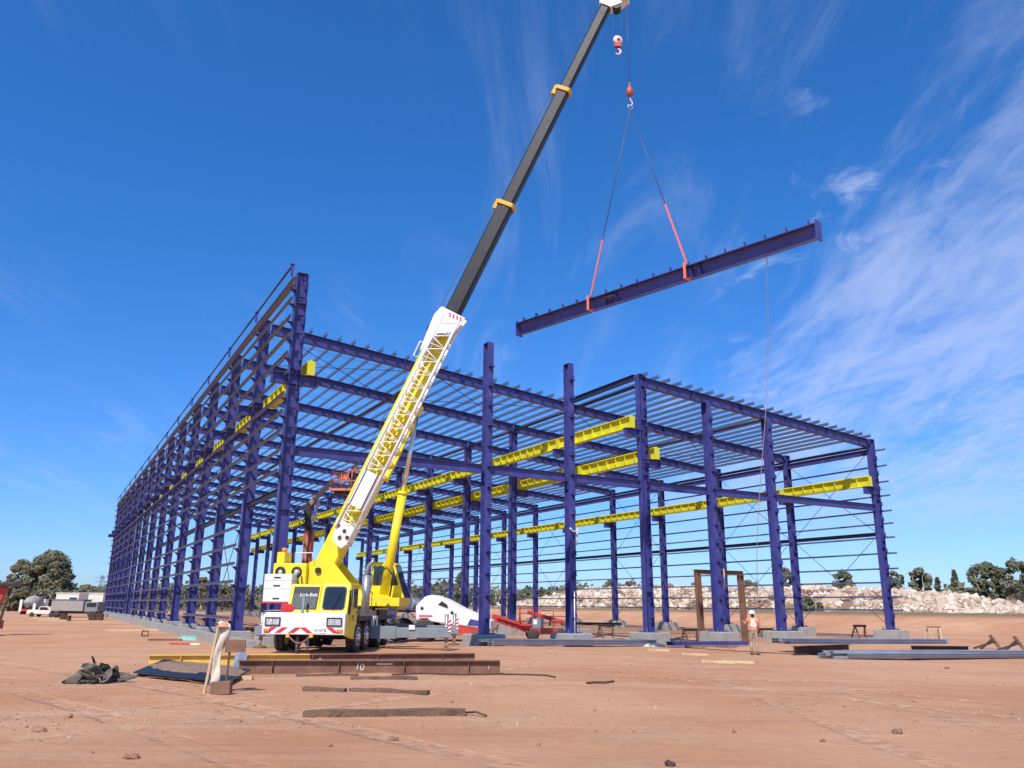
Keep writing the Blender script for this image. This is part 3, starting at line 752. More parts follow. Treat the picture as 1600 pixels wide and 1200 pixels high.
# side of the cab: door, window, mirror
dr = cp(MB().bb(1.553, 1.575, .62, 1.62, 1.05, 2.46), 'door', M['cyel'], cab)
cp(MB().bb(1.576, 1.590, .72, 1.50, 1.72, 2.36), 'side_window', M['glass'], cab)
cp(MB().bb(1.576, 1.60, 1.40, 1.52, 1.46, 1.51), 'door_handle', M['black'], cab)
cp(MB().poly([(1.551, .02, .72), (1.551, 1.35, .50), (1.551, 1.62, .62), (1.551, 1.72, 1.40), (1.551, .24, 1.40)], -.12, (1, 0, 0)), 'side_skirt', M['cyel'])
tm = text_mesh('HP', .26); tm.materials.append(M['woodbrd'])
t = put(tm, 'side_lettering', crane, (1.582, 1.0, 1.30)); t.rotation_euler = (R(90), 0, R(90))
mr_ = cp(MB().bb(1.72, 1.80, .44, .72, 1.66, 2.14), 'wing_mirror', M['black']); bevel(mr_, .03)
cp(MB().tube([(1.56, .66, 2.3), (1.74, .58, 2.3), (1.76, .58, 2.14)], .018, 6), 'mirror_arm', M['black'], mr_)
# radiator grille with louvres and name, post in front of it
ny = Vector((0, -(2.52 - 1.46), .32)).normalized()
gr = cp(MB().poly([onslant(-.66, 1.60, .34, .66, 1.46, 2.52, .01), onslant(.32, 1.60, .34, .66, 1.46, 2.52, .01), onslant(.34, 2.42, .34, .66, 1.46, 2.52, .01), onslant(-.64, 2.42, .34, .66, 1.46, 2.52, .01)], .02, ny), 'radiator_grille', M['boom'])
for i in range(17):
    x = -.60 + i * .053
    cp(MB().bar(onslant(x, 1.62, .34, .66, 1.46, 2.52, .042), onslant(x + .02, 2.15, .34, .66, 1.46, 2.52, .042), .016, .012, (0, -1, 0)), 'slat', M['grey'], gr)
tm = text_mesh('Link-Belt', .19); tm.materials.append(M['white'])
t = put(tm, 'maker_lettering', crane, onslant(-.02, 2.12, .34, .66, 1.46, 2.52, .075)); t.rotation_euler = (R(90 - 17), 0, 0)
cp(MB().bar((-.08, .02, 1.47), (-.08, .12, 2.12), .09, .07, (0, 1, 0)), 'boom_rest_post', M['grey'])
# chassis, deck, fenders
cp(MB().bb(-.55, .55, 1.25, 9.2, .70, 1.16), 'chassis', M['black'])
dk = cp(MB().bb(-1.5, 1.5, 2.55, 9.6, 1.34, 1.54), 'deck', M['deck'])
for y0, y1 in ((1.7, 4.0), (5.1, 7.6)):
    for s in (-1, 1): cp(MB().bb(s * 1.5 - .1 if s > 0 else -1.62, 1.62 if s > 0 else -1.4, y0, y1, 1.16, 1.33), 'fender', M['black'])
cp(MB().bb(1.42, 1.60, 2.0, 3.9, 1.335, 1.60), 'tool_box', M['deck'])
cp(MB().bb(1.48, 1.62, 4.75, 5.0, .9, 1.33).bb(1.48, 1.60, 4.35, 4.5, .8, 1.33), 'step_bracket', M['white'])
cp(MB().bb(1.42, 1.60, 5.3, 6.9, 1.335, 1.58), 'battery_box', M['boom'])
for a in (.35, 2.0, 3.3, 5.6, 6.95): pass
# tow chain and jack stands under the front
pts = [(-.52 + .84 * t, -.06, .66 - .26 * math.sin(math.pi * t)) for t in [i / 12 for i in range(13)]]
cp(MB().tube(pts, .035, 6), 'tow_chain', M['rust'])
for x in (-.54, .34): cp(MB().bb(x - .06, x + .06, -.10, .02, .60, .74), 'tow_hook', M['oldyel'])
cp(MB().tube([(-.30, .35, .02), (-.30, .35, .62)], .055, 8).tube([(.10, .35, 0), (.10, .35, .74)], .05, 8), 'front_jack', M['galv'])
# wheels
def wheel_meshes(dual):
    t = MB(); w = .19 if not dual else .34; r = .56
    prof = [(.34, -w + .03), (.40, -w), (.50, -w), (.545, -w + .03), (r, -w + .07), (r, -.02), (r - .02, -.01), (r - .02, .01), (r, .02), (r, w - .07), (.545, w - .03), (.50, w), (.40, w), (.34, w - .03)]
    t.lathe(prof, (0, 0, 0), (1, 0, 0), 32)
    for i in range(32):
        a = 2 * math.pi * i / 32
        for sg in (-1, 1):
            t.box((sg * (w * .55), math.cos(a) * (r + .004), math.sin(a) * (r + .004)), (w * .7, .05, .02), Matrix.Rotation(a + math.pi / 2, 3, 'X'))
    q = MB(); q.lathe([(.34, w - .04), (.355, w - .005), (.335, w), (.31, w - .03), (.29, w - .09 + (.07 if not dual else -.02)), (.17, w - .06 + (.08 if not dual else -.05)), (.13, w - .05 + (.10 if not dual else 0)), (.11, w + .06), (.0, w + .07)], (0, 0, 0), (1, 0, 0), 28)
    q.lathe([(.34, -w + .04), (.0, -w + .05)], (0, 0, 0), (1, 0, 0), 28)
    hub = MB().box((w - .02 + (.035 if not dual else -.03), 0, 0), (.03, .06, .06))
    return t.mesh('tyre', M['tyre']), q.mesh('rim', M['rim']), hub.mesh('hand_hole', M['black'])
WS, WD = wheel_meshes(False), wheel_meshes(True)
for y, W in ((1.95, WS), (3.30, WS), (5.60, WD), (6.95, WD)):
    for s in (-1, 1):
        wz = 0.585
        wo = thing('wheel', None, None, (s * (1.40 if W is WS else 1.25), y, wz), 0 if s > 0 else math.pi); wo.parent = crane
        put(W[0], 'tyre', wo); put(W[1], 'rim', wo)
        if s > 0:
            for i in range(10):
                a = 2 * math.pi * i / 10; hh = put(W[2], 'hand_hole', wo, (0, math.cos(a) * .235, math.sin(a) * .235)); hh.rotation_euler = (a, 0, 0)
    cp(MB().tube([(-1.2, y, .585), (1.2, y, .585)], .11, 8), 'axle', M['black'])
# outriggers
for y, xl, xr in ((4.35, -3.35, 4.85), (8.6, -3.3, 4.6)):
    for sg, xe in ((-1, xl), (1, xr)):
        o = bevel(cp(MB().bb(min(sg * .6, sg * 2.6), max(sg * .6, sg * 2.6), y - .24, y + .24, .42, .92), 'outrigger_housing', M['grey']), .015)
        bevel(cp(MB().bb(min(sg * 2.4, xe), max(sg * 2.4, xe), y - .19, y + .19, .47, .87), 'outrigger_beam', M['grey']), .015)
        jx = xe - sg * .16
        bevel(cp(MB().bb(jx - .22, jx + .22, y - .235, y - .195, .50, .84), 'beam_end_plate', M['grey']), .01)
        j = cp(MB().tube([(jx, y, .30), (jx, y, 1.42)], .085, 12).tube([(jx, y, .88), (jx, y, .95)], .15, 12), 'jack', M['steelpipe'])
        cp(MB().tube([(jx, y, .05), (jx, y, .45)], .055, 12), 'jack_rod', M['chrome'], j)
        cp(MB().lathe([(0, .1), (.12, .1), (.28, .04), (.28, 0), (0, 0)], (jx, y, 0), (0, 0, 1), 18), 'float_pad', M['rust'], j)
        bd = cp(MB().poly([(jx + .10, y - .25, .72), (jx + .22, y - .25, .72), (jx + .22, y - .25, 1.22), (jx + .10, y - .25, 1.22)], .01, (0, -1, 0)), 'hazard_board', M['white'])
        for q in range(3): cp(MB().poly([(jx + .10, y - .262, .76 + q * .16), (jx + .22, y - .262, .82 + q * .16), (jx + .22, y - .262, .90 + q * .16), (jx + .10, y - .262, .84 + q * .16)], .006, (0, -1, 0)), 'hazard_stripe', M['redstripe'], bd)
cp(MB().bb(3.15, 3.40, 4.10, 4.155, .80, .98), 'reflector_plate', M['white'])
# grab rails, hoses, plates and mud flaps on the carrier
cp(MB().tube([(1.60, .56, 1.55), (1.66, .56, 1.55), (1.66, .56, 2.35), (1.60, .56, 2.35)], .018, 6), 'grab_rail', M['steelpipe'])
cp(MB().tube([(1.48, 2.62, 1.55), (1.48, 2.62, 2.3), (1.48, 4.3, 2.3), (1.48, 4.3, 1.55)], .02, 6).tube([(1.48, 3.45, 1.55), (1.48, 3.45, 2.3)], .02, 6), 'deck_rail', M['steelpipe'])
for i in range(4): cp(MB().tube([(1.50, 4.6 + .07 * i, 1.34), (1.60, 4.6 + .07 * i, 1.05), (1.52, 4.6 + .07 * i, .80), (1.2, 4.6 + .07 * i, .86)], .02, 6), 'hydraulic_hose', M['black'])
for x in (-1.25, 1.25): cp(MB().bb(x - .26, x + .26, 4.02, 4.05, .35, 1.15), 'mud_flap', M['black'])
cp(MB().bb(1.576, 1.580, .30, .58, 1.42, 2.30), 'door_pillar_painted_shadow', M['black'], cab)  # flat black strip painted in for the shadow beside the door pillar
for z in (1.18, 1.62): cp(MB().bb(1.5765, 1.579, .66, 1.60, z, z + .012), 'panel_seam', M['rustdk'], cab)
for x in (-.95, .0, .75): cp(MB().bb(x, x + .010, -.006, .0, 1.0, 1.45), 'panel_seam', M['deck'])
cp(MB().bb(-1.53, -.83, .30, 1.22, 1.535, 1.56), 'deck_mat', M['deck'])
# exhaust stack
ex = cp(MB().tube([(1.50, 3.15, 1.45), (1.50, 3.15, 2.95)], .17, 16), 'exhaust_stack', M['steelpipe'])
cp(MB().tube([(1.50, 3.15, 2.95), (1.50, 3.15, 3.18), (1.56, 3.15, 3.34), (1.68, 3.15, 3.46), (1.76, 3.15, 3.55)], .075, 10), 'exhaust_pipe', M['steelpipe'], ex)
# red hoses lying on the front deck
mb = MB()
for i, x in enumerate((-.98, -.76)):
    for q in range(4): mb.lathe([(.16 + .04 * math.cos(a), .04 * math.sin(a) + q * .055) for a in [k * math.pi / 4 for k in range(9)]], (x, .42 + .06 * i, 1.60), (1, .2, 0), 16)
bun = mb.build('hose_bundle', M['redstripe']); bun.matrix_world = TM
tag(bun, 'red lifting slings bundled on the white front deck of the crane', 'slings')

# --- slewing upper works: house frame, forward along the boom, left = away from the camera
PIV = Vector((-8.29 * KS, 36.7 * KS, CAMZ + KS * (3.20 - CAMZ))); TIP = Vector((3.73, 27.73, 25.54))
hd = Vector((TIP.x - PIV.x, TIP.y - PIV.y, 0)).normalized(); lf = Vector((-hd.y, hd.x, 0))
HC = PIV + hd * 1.45 * KS; HC.z = TZ
HM = Matrix(((hd.x, lf.x, 0, HC.x), (hd.y, lf.y, 0, HC.y), (0, 0, 1, HC.z), (0, 0, 0, 1))) @ Matrix.Scale(KS, 4)
def hp(mb, name, m, parent=None): mb.xf(TMI @ HM); return mb.build(name, m, parent or crane)
hp(MB().lathe([(0, 1.55), (.95, 1.55), (.95, 1.72), (0, 1.72)], (0, 0, 0), (0, 0, 1), 28, 0, False), 'slew_ring', M['black'])
hp(MB().bb(-2.6, 2.3, -.75, .75, 1.73, 2.08), 'turntable', M['cyel'])
side = [(-1.90, 2.09), (.75, 2.09), (.0, 2.70), (-.85, 3.62), (-1.50, 3.70), (-1.90, 3.55)]
for y in (-.62, .56): hp(MB().poly([(x, y, z) for x, z in side], .06, (0, 1, 0)), 'boom_foot_plate', M['cyel'])
hp(MB().tube([(-1.45, -.72, 3.2), (-1.45, .72, 3.2)], .13, 14), 'pivot_pin', M['black'])
mach = bevel(hp(MB().bb(-3.45, -1.92, -.85, .85, 2.55, 3.50), 'machinery_house', M['cyel']), .04)
for x in (-3.10, -2.35):
    w = hp(MB().lathe([(.0, -.03), (.24, -.03), (.24, .02), (.20, .03), (.14, -.01), (0, -.01)], (x, -.86, 3.12), (0, -1, 0), 20), 'winch_drum', M['black'])
    hp(MB().lathe([(.0, .02), (.09, .02), (.10, -.02)], (x, -.88, 3.12), (0, -1, 0), 14), 'drum_hub', M['rim'], w)
for i in range(6):
    x = -2.95 + i * .17
    hp(MB().tube([(x, -.87, 3.0 - .05 * (i % 2)), (x + .05, -1.0, 2.75), (x + .12, -.98, 2.5), (x + .10, -.88, 2.3)], .022, 6), 'hydraulic_hose', M['black'])
hp(MB().bb(-3.45, -3.10, -.55, .2, 3.505, 4.0), 'hydraulic_tank', M['cyel'])
hp(MB().tube([(-3.28, -.2, 4.0), (-3.28, -.2, 4.2)], .12, 12), 'beacon', M['orange'])
hp(MB().tube([(-2.5, -.8, 3.5), (-2.5, -.8, 3.95), (-1.7, -.8, 3.95), (-1.7, -.8, 3.62)], .02, 6), 'handrail', M['white'])
# counterweight slabs with a rounded back
for i, (z0, z1) in enumerate(((1.86, 2.38), (2.39, 2.72), (2.73, 3.02))):
    out = [(-2.72, -1.42), (-3.80, -1.42), (-4.05, -1.25), (-4.15, -.9), (-4.15, .9), (-4.05, 1.25), (-3.80, 1.42), (-2.72, 1.42)]
    w = bevel(hp(MB().poly([(x, y, z0) for x, y in [(x_ + .42, y_) for x_, y_ in out]], z1 - z0, (0, 0, 1)), 'counterweight_slab', M['white']), .02)
    hp(MB().bb(-3.10, -2.80, -1.445, -1.425, z0 + .12, z0 + .17), 'lifting_mark', M['black'], w)
hp(MB().bb(-3.68, -2.35, -1.40, 1.40, 1.80, 1.855), 'counterweight_base', M['redstripe'])
# operator's cab, ahead on the far side
OX = lambda q: [(.50 + x * .80, z) for x, z in q]
prof = [(-.05, 1.72), (.15, 1.62), (1.55, 1.62), (1.88, 1.80), (1.92, 2.05), (1.28, 3.55), (1.10, 3.64), (-.05, 3.64)]
oc = hp(MB().poly([(x, .85, z) for x, z in OX(prof)], 1.05, (0, 1, 0)), 'operator_cab', M['cyel']); bevel(oc, .05, 3)
win = [(.10, 2.62), (.98, 2.62), (.98, 3.46), (.10, 3.46)]
hp(MB().poly([(x, .832, z) for x, z in OX(win)], .016, (0, 1, 0)), 'side_window', M['glass'], oc)
wf = [(1.08, 2.62), (1.56, 2.62), (1.23, 3.40), (1.08, 3.46)]
hp(MB().poly([(x, .832, z) for x, z in OX(wf)], .016, (0, 1, 0)), 'front_quarter_window', M['glass'], oc)
hp(MB().add([(2.05, .95, 2.06), (2.05, 1.80, 2.06), (1.56, 1.80, 3.52), (1.56, .95, 3.52)], [(0, 1, 2, 3)]), 'windscreen', M['glass'], oc)
hp(MB().tube([(-.4, .9, 1.75), (-.4, .9, 2.9), (-.1, .9, 2.9)], .02, 6).tube([(-.8, .9, 1.75), (-.8, .9, 2.9), (-.4, .9, 2.9)], .02, 6), 'handrail', M['steelpipe'])
# --- boom
bd_ = (TIP - PIV).normalized(); BL = (TIP - PIV).length
bn = lf.cross(bd_).normalized()                   # across the boom, in its vertical plane
if bn.z < 0: bn = -bn
def bt(t, s=0.0, n=0.0): return PIV + bd_ * t + lf * s + bn * n
def bpart(mb, name, m, parent=None): mb.xf(TMI); return mb.build(name, m, parent or crane)
def t_at(py):
    lo, hi = -2.0, BL + 3
    for _ in range(50):
        m = (lo + hi) / 2; q = PIV + bd_ * m - Vector((0, 0, CAMZ))
        yc = q.y * math.cos(PITCH) + q.z * math.sin(PITCH); zc_ = -q.y * math.sin(PITCH) + q.z * math.cos(PITCH)
        if 600 - F_PX * (-q.x * math.sin(ROLL) + zc_ * math.cos(ROLL)) / yc > py: lo = m
        else: hi = m
    return lo
def tt(t): return t_at(893 - 31.4 * t)
def octo(w, h, c):
    a, b = w / 2, h / 2
    return [(-a + c, -b), (a - c, -b), (a, -b + c), (a, b - c), (a - c, b), (-a + c, b), (-a, b - c), (-a, -b + c)]
s0 = bpart(MB().ext(octo(.56, .74, .05), bt(-.25), bt(tt(12.55)), bn), 'boom_base_section', M['cyel'])
bh = bpart(MB().ext(octo(.64, .84, .04), bt(tt(12.2)), bt(tt(12.7)), bn), 'boom_head_collar', M['white'])
secs = [(.46, .58, tt(12.0), tt(18.25)), (.40, .50, tt(17.8), tt(23.95)), (.34, .43, tt(23.4), BL)]
for i, (w, h, t0, t1) in enumerate(secs):
    sct = bpart(MB().ext(octo(w, h, .07), bt(t0), bt(t1), bn), 'boom_section', M['boom'])
    if i < 2:
        bpart(MB().ext(octo(w + .10, h + .12, .06), bt(t1 - .14), bt(t1 + .02), bn), 'boom_collar', M['oldyel'])
        bpart(MB().bar(bt(t1 - .35, 0, h / 2 + .08), bt(t1 + .05, 0, h / 2 + .08), .26, .16, bn), 'collar_bracket', M['oldyel'])
    for q in (.25, 3.5) if i else (.9, 4.6):
        c = bt(t0 + q + .8, -w / 2 - .002, 0); bpart(MB().lathe([(0, 0), (.085, 0), (.085, .006), (0, .006)], c, -lf, 16, 0, False), 'pin_hole', M['black'], sct)
# boom head with sheaves
fw = hd
hb = bpart(MB().poly([bt(BL - .05, -.22, .28), bt(BL + .40, -.22, .28), bt(BL + .45, -.22, -.1) + fw * .62, bt(BL + .32, -.22, -.22) + fw * .62, bt(BL + .05, -.22, -.32) + fw * .25, bt(BL - .10, -.22, -.26)], .44, lf), 'boom_head', M['white'])
for s in (-.245, .225):
    bpart(MB().lathe([(0, 0), (.20, 0), (.20, .02), (0, .02)], bt(BL + .30, s, -.10) + fw * .5, -lf, 20, 0, False), 'sheave', M['hook'], hb)
bpart(MB().lathe([(0, 0), (.17, 0), (.17, .4), (0, .4)], bt(BL - .02, -.2, -.24) + fw * .22, lf, 18, 0, False), 'head_sheave', M['black'], hb)
# hoist rope along the boom top
bpart(MB().tube([bt(.8, -.1, .62), bt(tt(12.5), -.1, .52), bt(BL, -.1, .40)], .012, 5), 'boom_rope', M['wire'])
# lift ram
RB = HM @ Vector((1.38, -.05, 2.2)); RT = bt(tt(8.0), -.02, -.55)
rd = (RT - RB)
bpart(MB().tube([RB, RB + rd * .56], .16, 16).tube([RB + rd * .545, RB + rd * .565], .18, 16), 'ram_cylinder', M['cyel'])
bpart(MB().tube([RB + rd * .565, RT], .085, 14), 'ram_rod', M['chrome'])
bpart(MB().bar(bt(tt(7.6), 0, -.46), bt(tt(8.5), 0, -.46), .36, .26, bn), 'ram_bracket', M['cyel'])
bpart(MB().tube([RB + rd * .05 + Vector((-.25, -.2, 0)), RB + rd * .09 + Vector((-.28, -.32, .1)), RB + rd * .12 + Vector((0, -.36, .15)), RB + rd * .10 + Vector((.26, -.30, 0)), RB + rd * .03 + Vector((.22, -.28, -.25))], .035, 6), 'ram_hose', M['black'])
# stowed lattice jib along the near side of the boom base
J0, J1 = tt(1.55), tt(12.5)
S0, S1 = -.40, -.74; NT, NL = .04, -.62
jc = MB()
for s_, n_ in ((S0, NT), (S0, NL), (S1, NT), (S1, NL)):
    jc.tube([bt(J0 + (0.4 if n_ > 0 else 0), s_, n_), bt(J1, s_, n_)], .048, 8)
jo = bpart(jc, 'jib_chords', M['white'])
n_pan = 16
for i in range(n_pan):
    t0 = J0 + .25 + (J1 - J0 - .4) * i / n_pan; t1 = J0 + .25 + (J1 - J0 - .4) * (i + 1) / n_pan; tm_ = (t0 + t1) / 2
    if tt(3.3) < tm_ < tt(4.9): continue
    l = MB()
    for s_ in (S1,):
        l.tube([bt(t0, s_, NL), bt(tm_, s_, NT)], .020, 5).tube([bt(tm_, s_, NT), bt(t1, s_, NL)], .020, 5)
        if s_ == S1: l.tube([bt(t0, s_, NL), bt(t0, s_, NT)], .014, 5)
    for n_ in (NT, NL): l.tube([bt(t0, S0, n_), bt(t1, S1, n_)], .020, 5)
    bpart(l, 'lattice_bay', M['white'], jo)
    if i < 9: bpart(MB().lathe([(0, 0), (.10, 0), (.10, .05), (0, .05)], bt(tm_, -.34, -.22), -lf, 14, 0, False), 'jib_pin', M['cyel'], jo)
bpart(MB().bar(bt(tt(3.25), -.57, NL + .12), bt(tt(4.9), -.57, NL + .12), .34, .22, bn), 'jib_box', M['white'], jo)
bpart(MB().bar(bt(tt(3.25), S1 - .035, -.22), bt(tt(4.9), S1 - .035, -.22), .02, .52, bn), 'jib_panel', M['white'], jo)
bpart(MB().bar(bt(tt(3.2), S1 - .052, NT - .07), bt(tt(4.95), S1 - .052, NT - .07), .012, .035, bn), 'panel_seam', M['boom'], jo)
bpart(MB().bar(bt(tt(3.2), S1 - .052, NL + .12), bt(tt(4.95), S1 - .052, NL + .12), .012, .035, bn), 'panel_seam', M['boom'], jo)
bpart(MB().poly([bt(tt(12.3), S1, .36), bt(tt(12.75), S1, .24), bt(tt(12.65), S1, -.80), bt(tt(11.9), S1, -.66), bt(tt(11.6), S1, -.10), bt(tt(10.6), S1, .24)], .05, lf), 'jib_head_plate', M['white'], jo)
bpart(MB().poly([bt(tt(12.3), S1 + .3, .36), bt(tt(12.75), S1 + .3, .24), bt(tt(12.65), S1 + .3, -.80), bt(tt(11.9), S1 + .3, -.66), bt(tt(11.6), S1 + .3, -.10), bt(tt(10.6), S1 + .3, .24)], .05, lf), 'jib_head_plate', M['white'], jo)
t0 = tt(12.62); t1 = tt(12.45)
for q in range(4): bpart(MB().poly([bt(t0, S1 - .002, -.14 - q * .15), bt(t0, S1 - .002, -.21 - q * .15), bt(t1, S1 - .002, -.28 - q * .15), bt(t1, S1 - .002, -.21 - q * .15)], -.006, lf), 'hazard_stripe', M['redstripe'], jo)
bpart(MB().poly([bt(tt(1.5), S1, -.05), bt(tt(2.5), S1, .16), bt(tt(2.4), S1, -.62), bt(tt(1.8), S1, -.66), bt(tt(1.35), S1, -.45)], .34, lf), 'jib_base', M['white'], jo)
for q, (t_, n_) in enumerate(((2.1, -.3), (1.75, -.25), (2.2, .0), (1.9, -.5))): bpart(MB().lathe([(0, 0), (.07, 0), (.07, .03), (0, .03)], bt(tt(t_), S1 - .002, n_), -lf, 10, 0, False), 'pin_boss', M['rustdk'], jo)
bpart(MB().bar(bt(tt(4.8), -.40, -.72), bt(tt(7.6), -.32, -.62), .12, .17, bn), 'jib_swing_arm', M['cyel'])
bpart(MB().lathe([(0, 0), (.12, 0), (.12, .25), (0, .25)], bt(tt(11.8), -.2, .50), lf, 14, 0, False), 'deflector_sheave', M['black'])
bpart(MB().tube([bt(tt(10.4), -.2, .40), bt(tt(10.4), -.2, .58), bt(tt(11.1), -.2, .58), bt(tt(11.1), -.2, .40)], .03, 6), 'rope_guide', M['white'])

# --- hook block, ball hook, slings, lifted rafter, tag line
ZB = 13.0
A_, B_ = G(812, 514, ZB), G(1277, 361, ZB)
S1_, S2_ = G(923, 475, ZB), G(1074, 425, ZB)
mid = (S1_ + S2_) / 2
BALL = Vector((mid.x, mid.y, 21.22)); APEX = Vector((mid.x, mid.y, 20.52))
hk = AY(965, 58, mid.y - .3)
hbk = thing('hook_block', 'pale red multi-sheave hook block hanging just under the boom head', 'hook block', (hk.x, hk.y, hk.z - .64))
hbk.scale = (.66, .66, .66)
HB = lambda mb, n, m, p=None: mb.build(n, m, p or hbk)
ax = Vector((.25, -.97, 0))
b_ = HB(MB().lathe([(0, -.10), (.26, -.10), (.29, -.06), (.29, .06), (.26, .10), (0, .10)], (0, 0, .75), ax, 22), 'cheek_plate', M['hookw'])
HB(MB().lathe([(0, -.14), (.10, -.14), (.10, .14), (0, .14)], (0, 0, .75), ax, 12), 'sheave_pin', M['hook'], b_)
HB(MB().ext(octo(.46, .24, .05), (0, 0, .26), (0, 0, .52), (0, 1, 0)), 'weight', M['hook'])
HB(MB().lathe([(.05, 0), (.05, .12)], (0, 0, .15), (0, 0, 1), 10), 'shank', M['black'])
pts = [(.02, 0, .16)] + [(.16 * math.sin(a) + .0, 0, -.06 + .17 * math.cos(a)) for a in [R(20 + i * 25) for i in range(10)]]
HB(MB().tube(pts, [.05, .055, .06, .065, .07, .07, .065, .055, .045, .035, .02], 8), 'hook', M['hookw'])
for s in (-.22, .22): HB(MB().tube([(s, 0, .8), (s * 1.1, -.05, 2.45)], .012, 5), 'reeving_line', M['wire'])
aw = tag(MB().tube([TIP + hd * .75 + Vector((0, 0, -.3)), G(984, 38, TIP.z - 1.15)], .008, 5).build('limit_switch_weight', M['wire']), 'small anti two-block weight dangling beside the boom head', 'switch')
bh_ = thing('ball_hook', 'red headache ball hook carrying the two sling legs', 'hook', BALL)
bh_.scale = (.72, .72, .85)
BH = lambda mb, n, m: mb.build(n, m, bh_)
BH(MB().lathe([(0, .48), (.05, .48), (.06, .30), (.10, .24), (.19, .10), (.21, -.05), (.17, -.2), (.08, -.27), (0, -.27)], (0, 0, .1), (0, 0, 1), 18), 'ball', M['hook'])
pts = [(.03 * math.sin(a * 2), 0, -.2 - .05 * i) for i, a in enumerate([0, .5, 1])] + [(.13 * math.sin(a), 0, -.52 + .13 * math.cos(a)) for a in [R(20 + i * 27) for i in range(9)]]
BH(MB().tube(pts, .035, 8), 'hook', M['hookw'])
tag(MB().tube([Vector((mid.x, mid.y, TIP.z + .12)), BALL + Vector((0, 0, .5))], .012, 5).build('hoist_line', M['wire']), 'thin single hoist line from boom head to ball hook', 'rope')
bdv = (B_ - A_).normalized()
lb = thing('lifted_rafter', 'long dark blue steel rafter hanging level from the crane slings', 'steel beam', A_)
LBm = Matrix.Translation(-A_)
def lp(mb, n, m, p=None): mb.xf(LBm); return mb.build(n, m, p or lb)
BD = .50
rup = (Vector((0, 0, 1)) + bdv.cross(Vector((0, 0, 1))).normalized() * .25).normalized()
lp(MB().ib(A_, B_, BD, .36, .03, .016, rup), 'i_section', M['blue'])
nrm_b = bdv.cross(Vector((0, 0, 1))).normalized()
for e in (A_, B_): lp(MB().bar(e - bdv * .02 * (1 if e is A_ else -1), e - bdv * .06 * (1 if e is A_ else -1), .36, BD + .14), 'end_plate', M['blue'])
Lb = (B_ - A_).length
for i in range(18):
    q = A_ + bdv * (.25 + (Lb - .5) * i / 17) + Vector((0, 0, BD / 2))
    lp(MB().box(q + Vector((0, 0, .10)), (.012, .14, .20), Matrix.Rotation(math.atan2(bdv.y, bdv.x), 3, 'Z')), 'purlin_cleat', M['blue'])
for f in (.36, .40, .655, .68):
    q = A_ + bdv * Lb * f; lp(MB().box(q, (.02, .285, BD - .05), Matrix.Rotation(math.atan2(bdv.y, bdv.x), 3, 'Z')), 'stiffener', M['blue'])
mb = MB()
q = A_ + bdv * Lb * .375 + nrm_b * .1
for i in range(5): mb.tube([q + Vector((0, 0, -.2)) + bdv * .1 * i, q + nrm_b * .12 + bdv * (.1 * i - .15), q + Vector((0, 0, .15)) + bdv * .08 * i], .02, 5)
lp(mb, 'tied_rod_bundle', M['black'])
slg = thing('lifting_sling', 'two-leg red webbing and wire sling holding the raised beam', 'sling', APEX)
for tgt, f in ((S1_, .70), (S2_, .64)):
    top = tgt + Vector((0, 0, BD / 2 + .05)); k = APEX.lerp(top, f)
    mb = MB().tube([APEX, k], .016, 6); mb.xf(Matrix.Translation(-APEX)); mb.build('wire_leg', M['wire'], slg)
    mb = MB().bar(k, top, .06, .03, nrm_b)
    for sg in (-1, 1): mb.bar(top + nrm_b * sg * .17, tgt + nrm_b * sg * .17 - Vector((0, 0, BD / 2 + .03)), .10, .02, nrm_b)
    mb.bar(tgt - nrm_b * .18 - Vector((0, 0, BD / 2 + .025)), tgt + nrm_b * .18 - Vector((0, 0, BD / 2 + .025)), .10, .02)
    mb.xf(Matrix.Translation(-APEX)); mb.build('webbing_leg', M['sling'], slg)
mb = MB().lathe([(.10 + .018 * math.cos(a), .018 * math.sin(a)) for a in [k * math.pi / 4 for k in range(9)]], APEX + Vector((0, 0, .08)), (.3, -.95, 0), 18); mb.xf(Matrix.Translation(-APEX)); mb.build('master_ring', M['steelpipe'], slg)

